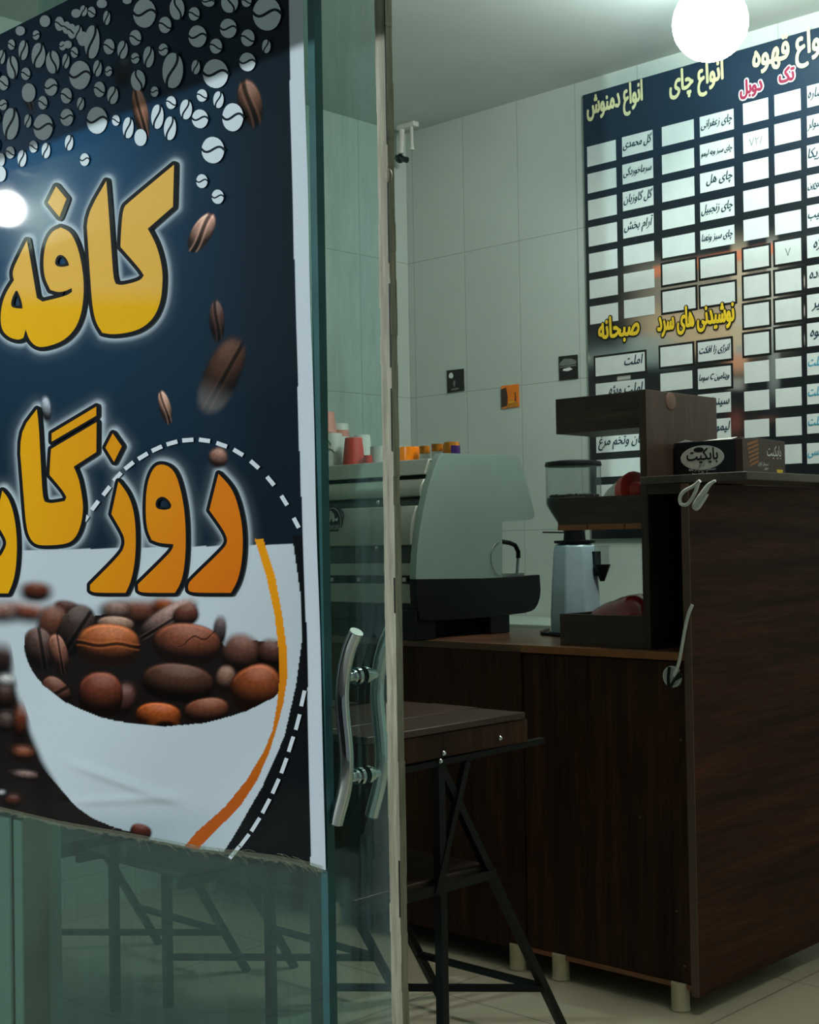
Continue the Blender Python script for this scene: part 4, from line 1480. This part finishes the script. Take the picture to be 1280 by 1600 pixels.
# black base, feet, drip tray
base = soften(side([(650, 905), (785, 903), (843, 898), (845, 930), (838, 950), (826, 957), (800, 960), (768, 964), (683, 970), (656, 968), (651, 940)]), 1, 50)
for x0 in (XR - 0.023, XLf - 0.001):
    MB().prism(base, 0, x0, x0 + 0.024).build('base_end', 'black_plastic', em, bevel=0.004)
core = side([(655, 943), (700, 922), (843, 900), (845, 930), (838, 950), (826, 957), (800, 960), (768, 964), (683, 970), (656, 968)])
MB().prism(core, 0, XLf + 0.024, XR - 0.024).build('base', 'black_plastic', em)
for x in (XR - 0.055, XLf + 0.005):
    for a, b in ((652, 683), (769, 799)):
        q = side([(a, 966), (b, 964)])
        m = MB().box((x, q[0][0], WZ), (x + 0.05, q[1][0], 0.875))
        m.build('foot', 'black_plastic', em, bevel=0.003)
MB().box((XLf + 0.09, yf + 0.09, WZ + 0.003), (XR - 0.075, 3.02, 0.90)).build('dark_gap_box', 'black_plastic', em)  # black box added to darken the gap between the feet
MB().box((XLf + 0.05, yf + 0.19, 0.945), (XR - 0.03, 3.10, 0.958)).build('drip_tray', 'steel', em)
for gxx_ in (-2.68, -2.98):
    m = MB().lathe([(0.036, 1.035), (0.036, 1.10), (0.03, 1.105)], (gxx_, 3.01, 0), 22)
    g = m.build('group_head', 'chrome', em)
    MB().tube([(gxx_, 3.04, 1.045), (gxx_, 3.20, 1.035)], [0.013, 0.016], 12).build('portafilter', 'black_plastic', g)
# steam wand at the far side
Xw = XR - 0.03
W = [at_x(x, y, Xw) for x, y in ((783, 846), (796, 848), (805, 852), (810, 862), (810, 872))]
MB().tube(W, 0.0065, 12).build('wand_elbow', 'black_plastic', em)
W2 = [at_x(x, y, Xw) for x, y in ((810, 870), (808, 900), (804, 935), (803, 956))]
MB().tube(W2, [0.0045, 0.0045, 0.0045, 0.006], 12).build('steam_wand', 'chrome', em)
cq = at_x(783, 872, XR + 0.004)
ring = [(cq[0], cq[1] + 0.042 * math.cos(a), cq[2] + 0.046 * math.sin(a)) for a in np.linspace(PI * 0.55, PI * 1.45, 18)]
MB().tube(ring, 0.0012, 6).build('wire_loop', 'steel', em)
# badge
bgp = at_y(522, 816, yf + 0.012)
yb_ = fy(bgp[2]) - 0.021
bdg = MB()
ra, rb = 0.035, 0.044
ell = lambda k, s: (bgp[0] + ra * s * math.cos(2 * PI * k / 36), 0, bgp[2] + rb * s * math.sin(2 * PI * k / 36))
for s, mi, dy in ((1.0, 0, 0.0), (0.90, 1, 0.0008), (0.86, 0, 0.0016)):
    v = [(p[0], yb_ - dy, p[2]) for p in (ell(k, s) for k in range(36))] + [(p[0], yb_ + 0.012, p[2]) for p in (ell(k, s) for k in range(36))]
    bdg.add(v, [tuple(range(36))] + [(k, (k + 1) % 36, (k + 1) % 36 + 36, k + 36) for k in range(36)], mi)
q = lambda u, w: (bgp[0] + ra * u, yb_ - 0.0022, bgp[2] + rb * w)
bdg.add([q(-.8, 0.0), q(-.6, .45), q(-.2, .75), q(.15, .55), q(.3, .1), q(.05, .0), q(-.1, .25), q(-.3, .0)], [tuple(range(8))], 1)
bdg.add([q(.30, .22), q(.62, .26), q(.56, .08), q(.36, .06)], [(0, 1, 2, 3)], 2)
put_text(bdg, 'Pavoni', q(0.02, -.48), EX, EZ, 0.030, 1, 'c', width=ra * 1.42, rtl=False)
put_text(bdg, 'la', q(-.45, -.08), EX, EZ, 0.014, 1, 'c', rtl=False)
tag(bdg.build('badge', ['black_card', 'silver_oval', 'ink_white'], em, smooth=0), 'round black and silver maker badge')

# ---- cups on the machine
def cup_at(x, yb, Y):
    p = at_y(x, yb, Y)
    return np.array((p[0], Y, bz))


def wpx(w, Y, x):                            # pixel width -> metres at that place
    p = at_y(x, 715, Y)
    return w * ((p - EYE) @ RC[2]) / FPX


def paper_cup(name, label, x, Y, w, h, mat, inv=True, group=None, base=None, band_=None):
    c = cup_at(x, 717, Y) if base is None else np.array(base)
    r = wpx(w, Y, x) / 2
    hh = wpx(h, Y, x)
    t = thing(name, label, 'cup', c, group)
    a, b = (r, r * 0.76) if inv else (r * 0.76, r)
    MB().lathe([(a * 0.98, 0), (a * 1.03, 0.002), (a * 1.03, 0.005), (a, 0.006), (b, hh - 0.003), (b * 0.96, hh), (b * 0.9, hh - 0.003)], c, 28).build('body', mat, t)
    if band_:
        z0, z1, m2 = band_
        f = lambda z: a + (b - a) * z / hh + 0.0006
        MB().lathe([(f(z0 * hh), z0 * hh), (f(z1 * hh), z1 * hh)], c, 28).build('printed_band', m2, t)
    return t, c, r, hh


Yc = yf + 0.17
t, c, r, hh = paper_cup('paper_cup', 'white paper cup with a grey swirl print, leftmost of the cups', 520, Yc, 40, 56, 'paper_white')
sw = MB()
for k, (du, dz, ru, rz) in enumerate(((-.25, .62, .5, .20), (.05, .40, .42, .16), (-.3, .2, .36, .12))):
    for j in range(2):
        A = np.linspace(0.2 + j * 2.2, 1.9 + j * 2.6, 14)
        pts = []
        for a in A:
            an = -PI / 2 + (du + ru * math.cos(a)) * 1.3 + 0.35
            z = hh * (dz + rz * math.sin(a))
            rad = r * (1 - 0.24 * z / hh) + 0.0005
            pts.append((c[0] + rad * math.cos(an), c[1] + rad * math.sin(an), c[2] + z))
        sw.tube(pts, 0.0022, 6)
sw.build('swirl_print', 'grey_ink', t)
paper_cup('paper_cup', 'pink paper cup stacked on top of the grey swirl cup', 508, Yc, 30, 34, 'pink', base=(c[0] - 0.022, Yc, bz + hh + 0.0005))
paper_cup('paper_cup', 'white paper cup with a pink band, tall stack behind the swirl cup', 530, Yc + 0.085, 40, 74, 'paper_white', band_=(.72, .86, 'pink'))
paper_cup('paper_cup', 'red paper cup standing upside down next to the swirl cup', 553, Yc, 36, 47, 'paper_red')
paper_cup('paper_cup', 'white paper cup just behind the red cup', 566, Yc + 0.09, 34, 54, 'paper_white', band_=(.1, .3, 'paper_red'))


def mug(name, label, x, Y, w, h, mat, handle=None, round_=0.0, n=28, extra=None):
    c = cup_at(x, 717, Y)
    r = wpx(w, Y, x) / 2
    hh = wpx(h, Y, x)
    t = thing(name, label, 'cup', c)
    MB().lathe([(r * 0.86, 0), (r * (0.97 - round_), 0.002), (r, hh * 0.25), (r, hh * 0.8), (r * (1 - round_), hh), (r * (0.9 - round_), hh), (r * 0.88, hh * 0.7), (r * 0.85, 0.006)], c, n).build('body', mat, t)
    if handle:
        a = handle
        pts = [(c[0] + (r * 0.96 + hh * 0.32 * math.sin(s)) * math.cos(a), c[1] + (r * 0.96 + hh * 0.32 * math.sin(s)) * math.sin(a), c[2] + hh * (0.5 - 0.32 * math.cos(s))) for s in np.linspace(0, PI, 12)]
        MB().tube(pts, 0.0028, 8).build('handle', mat, t)
    return t, c, r, hh


mug('mug', 'small dark red mug with a handle, right beside the red paper cup', 575, Yc - 0.028, 13, 17, 'paper_red', handle=PI * 0.95)
mug('mug', 'plain white cup between the red cups and the door edge', 592, Yc + 0.01, 27, 31, 'paper_white')
mug('mug', 'white cup half hidden by the pale door edge strip', 621, Yc + 0.02, 14, 29, 'paper_white')
mug('mug', 'bright orange cup right of the door edge strip', 640, Yc + 0.01, 31, 27, 'orange')
t, c, r, hh = mug('tumbler', 'clear glass tumbler with gold rim, next to the orange cup', 664, Yc + 0.01, 17, 27, 'glassware')
MB().lathe([(r * 1.01, hh * 0.55), (r * 1.01, hh * 0.98)], c, 28).build('gold_rim', 'amber', t)
t, c, r, hh = mug('tumbler', 'clear glass tumbler with gold rim, between the gold glass and the violet cup', 684, Yc + 0.012, 19, 29, 'glassware')
MB().lathe([(r * 1.01, hh * 0.6), (r * 1.01, hh * 0.98)], c, 28).build('gold_rim', 'amber', t)
t, c, r, hh = mug('mug', 'round amber and violet lustre cup at the right end of the cups', 706, Yc + 0.012, 27, 30, 'amber', round_=0.12)
arc_ = MB()
for k in range(12):
    a0, a1 = -0.9 + k * 0.14, -0.9 + (k + 1) * 0.14
    for z0, z1 in ((0.25, 0.55), (0.55, 0.8)):
        arc_.add([(c[0] + r * 1.02 * math.cos(a), c[1] + r * 1.02 * math.sin(a), c[2] + hh * z) for a, z in ((a0, z0), (a1, z0), (a1, z1), (a0, z1))], [(0, 1, 2, 3)])
arc_.build('violet_glaze', 'purple', t)

# ================================================================== COFFEE GRINDER
GXc, GYc = -2.268, 3.03
gd = thing('coffee_grinder', 'pale blue coffee grinder with a clear bean hopper, behind the shelf unit', 'coffee grinder', (GXc, GYc, WZ))
zg = lambda y: at_y(892, y, GYc)[2]
zA, zB, zC_, zD, zE = zg(985), zg(850), zg(832), zg(776), zg(729)
body = MB()
o8 = []
n = 8
for z, r, rr_ in ((WZ, .070, .0), (WZ + 0.012, .072, 0), (WZ + 0.05, .073, 0), (zB - 0.03, .062, 0), (zB - 0.004, .058, 0), (zB, .050, 0)):
    o8.append((r, z))
body.lathe(o8, (GXc, GYc, 0), 8)
vv = body.v
ang = math.radians(14)
body.v = [(GXc + (p[0] - GXc) * math.cos(ang) - (p[1] - GYc) * math.sin(ang), GYc + (p[0] - GXc) * math.sin(ang) + (p[1] - GYc) * math.cos(ang), p[2]) for p in vv]
body.build('body', 'grinder', gd, smooth=20, bevel=0.004)
MB().lathe([(0.075, WZ), (0.075, WZ + 0.008)], (GXc, GYc, 0), 24).build('base_plate', 'black_plastic', gd)
MB().lathe([(0.040, zB), (0.056, zB + 0.003), (0.056, zB + 0.009), (0.03, zB + 0.011), (0.028, zC_ + 0.006)], (GXc, GYc, 0), 24).build('collar', 'black_plastic', gd)
MB().lathe([(0.0285, zB + 0.013), (0.0285, zC_ - 0.002)], (GXc, GYc, 0), 24).build('neck_ring', 'chrome', gd)
MB().tube([(GXc - 0.02, GYc - 0.02, zC_), (GXc - 0.085, GYc - 0.03, zC_ + 0.002)], 0.002, 6).build('shutter_rod', 'black_plastic', gd)
hr = wpx(86, GYc, 892) / 2
hp = [(hr, zE), (hr, zD - 0.02), (hr * 0.86, zD - 0.04), (0.030, zC_ + 0.002)]
h = MB()
h.lathe(hp, (GXc, GYc, 0), 36)
h.build('hopper', 'hopper', gd)
zb_ = zg(777)
MB().lathe([(0.028, zC_ + 0.004), (hr * 0.84, zD - 0.04), (hr * 0.97, zD - 0.02), (hr * 0.97, zb_ - 0.002), (hr * 0.5, zb_ + 0.003), (0.005, zb_ + 0.005)], (GXc, GYc, 0), 32).build('bean_fill', 'bean', gd)
rr = random.Random(5)
bs = MB()
for k in range(150):
    a, q = rr.uniform(0, 2 * PI), math.sqrt(rr.random()) * hr * 0.9
    bs.sphere((GXc + q * math.cos(a), GYc + q * math.sin(a), zb_ + 0.002 + rr.uniform(0, .003)), 0.0048, (1.25, 0.85, 0.75) if k % 2 else (0.85, 1.2, 0.75), 8, 5)
tag(bs.build('coffee_beans', 'bean', gd), kind='stuff')
MB().lathe([(hr * 1.02, zE), (hr * 1.03, zE + 0.004), (hr * 1.0, zE + 0.012), (hr * 0.6, zE + 0.016)], (GXc, GYc, 0), 36).build('hopper_lid', 'black_plastic', gd)
dx, dy = GXc + 0.080, GYc + 0.012
MB().lathe([(0.019, zg(884)), (0.019, zg(856)), (0.021, zg(853))], (dx, dy, 0), 22).build('doser_window', 'hopper', gd)
MB().lathe([(0.006, zg(908)), (0.022, zg(884)), (0.022, zg(882))], (dx, dy, 0), 22).build('doser_cone', 'black_plastic', gd)
MB().box((GXc + 0.045, dy - 0.012, zg(900)), (dx - 0.012, dy + 0.012, zg(862))).build('doser_arm', 'black_plastic', gd)

pcd = [(-2.44, 3.13, WZ + 0.004), (-2.38, 3.02, WZ + 0.004), (-2.33, 2.96, WZ + 0.004), (-2.24, 2.925, WZ + 0.004), (-2.14, 2.93, WZ + 0.004)]
tag(MB().tube(pcd, 0.004, 8).build('power_cable', 'black_plastic'), 'black power cable lying on the worktop in front of the grinder', 'cable')

# ================================================================== THINGS ON THE SHELVES
def pillow_bag(t, name, x0, x1, y0, y1, z0, hfun, mat, nx=26, ny=12):
    m = MB()
    vs, fs = [], []
    for s in (1, 0):
        for j in range(ny + 1):
            for i in range(nx + 1):
                u, v = i / nx, j / ny
                e = (1 - (2 * u - 1) ** 6) * (1 - (2 * v - 1) ** 4)
                hgt = hfun(u, v) * e
                wr = 0.0025 * math.sin(u * 23 + v * 9) * math.sin(v * 17) * e
                vs.append((x0 + (x1 - x0) * u, y0 + (y1 - y0) * v, z0 + (hgt + wr if s else 0.002 * (1 - e)) + 0.001))
    k = (nx + 1) * (ny + 1)
    for s in (0, 1):
        for j in range(ny):
            for i in range(nx):
                a = s * k + j * (nx + 1) + i
                q = (a, a + 1, a + nx + 2, a + nx + 1)
                fs.append(q if s == 0 else tuple(reversed(q)))
    m.add(vs, fs)
    return m.build(name, mat, t, smooth=60)


zt3 = WZ + 0.012
cb = thing('coffee_bag', 'dark red foil coffee bag lying in the bottom tray of the shelf unit', 'bag', (-1.93, 2.78, zt3))
pillow_bag(cb, 'pouch', -2.035, -1.830, 2.714, 2.842, zt3, lambda u, v: 0.066 + 0.040 * min(1, u * 2.0) + 0.004 * math.sin(u * 11), 'red_foil')
zt2 = 1.099
pb = thing('paper_bag', 'white paper cone bag with a red stripe, lying on the middle shelf', 'bag', (-1.87, 2.78, zt2))
cone = MB()
A = np.array((-1.992, 2.80, zt2 + 0.03))
B = np.array((-1.900, 2.78, zt2 + 0.055))
n = 20
ax = (B - A) / np.linalg.norm(B - A)
cone.tube([A, A + (B - A) * 0.35, B], [0.026, 0.040, 0.053], 22)
cone.build('cone', 'paper_white', pb)
MB().tube([B - ax * 0.012, B + ax * 0.012, B + ax * 0.014], [0.0525, 0.0555, 0.05], 22).build('red_stripe', 'paper_red', pb)
MB().tube([B + ax * 0.014, B + ax * 0.034], [0.03, 0.016], 14).build('red_tip', 'paper_red', pb)

# tissue box on the bar top
ZTB = 1.1908
YX = 2.80
q0, q1, q2 = at_y(1043, 690, YX), at_y(1160, 690, YX), at_x(1226, 690, at_y(1160, 690, YX)[0])
X0, X1, Y1, ZT = max(q0[0], XU1 + 0.004), q1[0], q2[1], at_y(1100, 689, YX)[2]
tb = thing('tissue_box', 'black tissue box with a silver oval on the bar top', 'tissue box', ((X0 + X1) / 2, (YX + Y1) / 2, ZTB))
MB().box((X0, YX, ZTB), (X1, Y1, ZT)).build('carton', 'black_card', tb, bevel=0.0015)
MB().box((X1 - 0.018, YX - 0.0004, ZTB), (X1 + 0.0006, Y1 + 0.0002, ZT + 0.0002)).build('brown_side', 'brown_card', tb, bevel=0.001)
lb = MB()
hgt = ZT - ZTB
cx, cz = 0.5 * (at_y(1064, 715, YX)[0] + at_y(1132, 715, YX)[0]), at_y(1098, 715, YX)[2]
aw, ah = 0.5 * (at_y(1132, 715, YX)[0] - at_y(1064, 715, YX)[0]), 0.5 * (at_y(1098, 694, YX)[2] - at_y(1098, 732, YX)[2])
for s, mi, d in ((1.0, 1, 0.0006), (0.97, 0, 0.0009)):
    lb.add([(cx + aw * s * math.cos(2 * PI * k / 40), YX - d, cz + ah * s * math.sin(2 * PI * k / 40)) for k in range(40)], [tuple(range(40))], mi)
for k in range(5):
    put_text(lb, 'بایکیت', (cx + aw * 0.72 + 0.0008 * math.cos(k * 1.57) * (k > 0), YX - 0.0013 - k * 0.00003, cz - ah * 0.18 + 0.0008 * math.sin(k * 1.57) * (k > 0)), EX, EZ, ah * 1.35, 2, 'r', width=aw * 1.42)
lb.add([(cx - aw * 0.15 + aw * .24 * math.cos(2 * PI * k / 20), YX - 0.0013, cz + ah * 0.66 + ah * 0.2 * math.sin(2 * PI * k / 20)) for k in range(20)], [tuple(range(20))], 2)
put_text(lb, 'آرام', (cx - aw * 0.02, YX - 0.0013, cz - ah * 0.72), EX, EZ, ah * 0.40, 2, 'c')
put_text(lb, 'دستمال کاغذی در کافه', (cx, YX - 0.0013, ZTB + hgt * 0.17), EX, EZ, ah * 0.34, 1, 'c', width=aw * 1.25)
put_text(lb, 'دستمال کاغذی دوبل', (cx, YX - 0.0013, ZTB + hgt * 0.06), EX, EZ, ah * 0.26, 1, 'c', width=aw * 1.05)
lb.build('front_print', ['silver_oval', 'ink_white', 'ink_black'], tb, smooth=0)
ls = MB()
XN = X1 + 0.0012
EYv = (0, 1, 0)
hgt = ZT - ZTB
yw = Y1 - YX
put_text(ls, 'بایکیت', (XN, Y1 - yw * 0.10, ZTB + hgt * 0.56), EYv, EZ, hgt * 0.42, 0, 'r', width=yw * 0.34)
put_text(ls, 'دستمال کاغذی', (XN, Y1 - yw * 0.42, ZTB + hgt * 0.28), EYv, EZ, hgt * 0.13, 0, 'r', width=yw * 0.24)
put_text(ls, 'دوبل', (XN, Y1 - yw * 0.42, ZTB + hgt * 0.17), EYv, EZ, hgt * 0.12, 0, 'r')
for k in range(6):
    z0 = ZTB + hgt * (0.22 + 0.115 * k)
    ls.add([(XN, YX + yw * (0.10 + .012 * (5 - k)), z0), (XN, YX + yw * 0.36, z0 + hgt * 0.14), (XN, YX + yw * 0.36, z0 + hgt * 0.21), (XN, YX + yw * (0.10 + .012 * (5 - k)), z0 + hgt * 0.07)], [(0, 1, 2, 3)], 1)
ls.add([(XN, Y1 - yw * 0.22, ZTB + hgt * .18), (XN, Y1 - yw * .06, ZTB + hgt * .18), (XN, Y1 - yw * .09, ZTB + hgt * .02), (XN, Y1 - yw * .19, ZTB + hgt * .02)], [(0, 1, 2, 3)], 2)
ls.build('side_print', ['ink_white', 'wafer', 'ink_gold'], tb, smooth=0)
fl = MB()
fl.prism([(X0 + 0.006, ZT), (X0 + 0.03, ZT + 0.006), (X0 + 0.05, ZT + 0.001)], 1, YX + 0.002, YX + 0.004)
fl.add([(X0 + 0.075, YX + 0.005, ZT + 0.0005), (X1 - 0.03, YX + 0.005, ZT + 0.0005), (X1 - 0.04, YX + 0.05, ZT + 0.008), (X0 + 0.09, YX + 0.05, ZT + 0.007)], [(0, 1, 2, 3)])
fl.add([(X1 - 0.01, YX + 0.004, ZT + 0.004), (X1 - 0.004, YX + 0.004, ZT + 0.003), (X1 - 0.004, Y1 - 0.01, ZT + 0.003), (X1 - 0.03, Y1 - 0.03, ZT + 0.006)], [(0, 1, 2, 3)])
fl.build('torn_flap', 'paper_white', tb, smooth=0)

# cords
def px_curve(pts, Y, n=40):
    P = np.array([at_y(x, y, Y) for x, y in pts])
    t = np.linspace(0, len(P) - 1, n)
    Q = np.stack([np.interp(t, np.arange(len(P)), P[:, k]) for k in range(3)], 1)
    for _ in range(4):
        Q[1:-1] = 0.25 * Q[:-2] + 0.5 * Q[1:-1] + 0.25 * Q[2:]
    return Q


hc = thing('charger_cord', 'looped white cord with plug hanging under the bar top', 'cord', at_y(1085, 752, YF - 0.01))
Q = px_curve([(1094, 751), (1084, 760), (1070, 766), (1062, 776), (1063, 788), (1073, 790), (1082, 779), (1088, 766), (1092, 753)], YF - 0.012)
MB().tube(Q, 0.0042, 10).build('loop', 'white_plastic', hc)
Q = px_curve([(1118, 751), (1108, 757), (1102, 766), (1094, 778), (1086, 790), (1088, 795), (1096, 786), (1106, 772)], YF - 0.014)
MB().tube(Q, [0.003 + 0.0045 * math.sin(PI * i / 39) for i in range(40)], 10).build('plug', 'white_plastic', hc)

pcq = px_curve([(1082, 945), (1076, 958), (1070, 985), (1066, 1010), (1062, 1032), (1058, 1046), (1053, 1056)], YF - 0.014)
tag(MB().tube(pcq, 0.0038, 10).build('extension_cord', 'white_plastic'), 'white power cord dropping from the dark niche into the round cable hole', 'cord')

# ================================================================== BAR STOOLS
def make_stool():
    x1, x0 = -1.84, -2.20                    # the two side frames
    t = thing('bar_stool', 'wood topped black steel bar stool right of the door edge, before the corner cabinet', 'bar stool', ((x0 + x1) / 2, 2.02, 0),
              'bar stools in front of the bar')
    s = MB()
    for k, (a, b) in enumerate(((x0 - 0.01, x0 + 0.112), (x0 + 0.114, x0 + 0.243), (x0 + 0.245, x1 + 0.012))):
        s.box((a, 1.80, 0.680), (b, 2.262, 0.694 + 0.0015 * (k % 2)))
    s.build('seat', 'seat_wood', t, bevel=0.002)
    ap = MB()
    for x in (x0 - 0.008, x1 - 0.008):
        ap.box((x, 1.80, 0.632), (x + 0.018, 2.27, 0.679))
    ap.box((x0, 1.80, 0.632), (x1, 1.815, 0.679)).box((x0, 2.255, 0.632), (x1, 2.27, 0.679))
    ap.build('apron', 'wood_v', t, bevel=0.001)
    fr = MB()
    for x in (x0, x1):
        fr.bar((x, 1.82, 0.619), (x, 2.33, 0.627), 0.016, 0.012)
    fr.bar((x0, 2.10, 0.619), (x1, 2.10, 0.619), 0.016, 0.012)
    fr.build('top_rail', 'black_matte', t)
    for x in (x0, x1):
        MB().bar((x, 2.005, 0.62), (x, 2.005, 0.0), 0.018, 0.018).build('leg', 'black_matte', t)
        MB().bar((x - 0.002, 2.012, 0.612), (x - 0.002, 2.392, 0.0), 0.016, 0.016).build('leg', 'black_matte', t)
        MB().bar((x + 0.004, 2.082, 0.614), (x + 0.004, 1.985, 0.372), 0.014, 0.014).build('brace', 'black_matte', t)
    frs = MB()
    frs.box((x0 + 0.012, 1.78, 0.386), (x1 - 0.008, 2.155, 0.398))
    frs.build('footrest', 'seat_wood', t, bevel=0.002)
    rl = MB()
    for x in (x0, x1):
        rl.bar((x, 1.77, 0.379), (x, 2.165, 0.379), 0.016, 0.018)
    rl.bar((x0, 2.162, 0.379), (x1, 2.162, 0.379), 0.014, 0.014)
    rl.build('footrest_rail', 'black_matte', t)
    lo = MB()
    lo.bar((x1, 2.32, 0.112), (x0, 2.32, 0.112), 0.013, 0.013)
    lo.bar((x1, 2.32, 0.110), (x0 + 0.01, 1.995, 0.118), 0.013, 0.013)
    lo.build('low_brace', 'black_matte', t)
    for y, z in ((2.179, 0.650), (2.008, 0.640), (1.998, 0.626)):
        tag(MB().lathe([(0.004, 0.0), (0.005, 0.003), (0.003, 0.006)], (x1 + 0.010, y, z), 10, axis='x').build('bolt', 'chrome', t), 'bright bolt head')
    return t


stool = make_stool()
s2 = copy_tree(stool)
s2.location = (stool.location.x - 0.85, stool.location.y - 0.17, 0)
s2['label'] = 'bar stool behind the glass under the cup end of the banner, farthest left'
s3 = copy_tree(stool)
s3.location = (stool.location.x - 0.42, stool.location.y - 0.075, 0)
s3['label'] = 'bar stool behind the glass under the banner, between the other two stools'
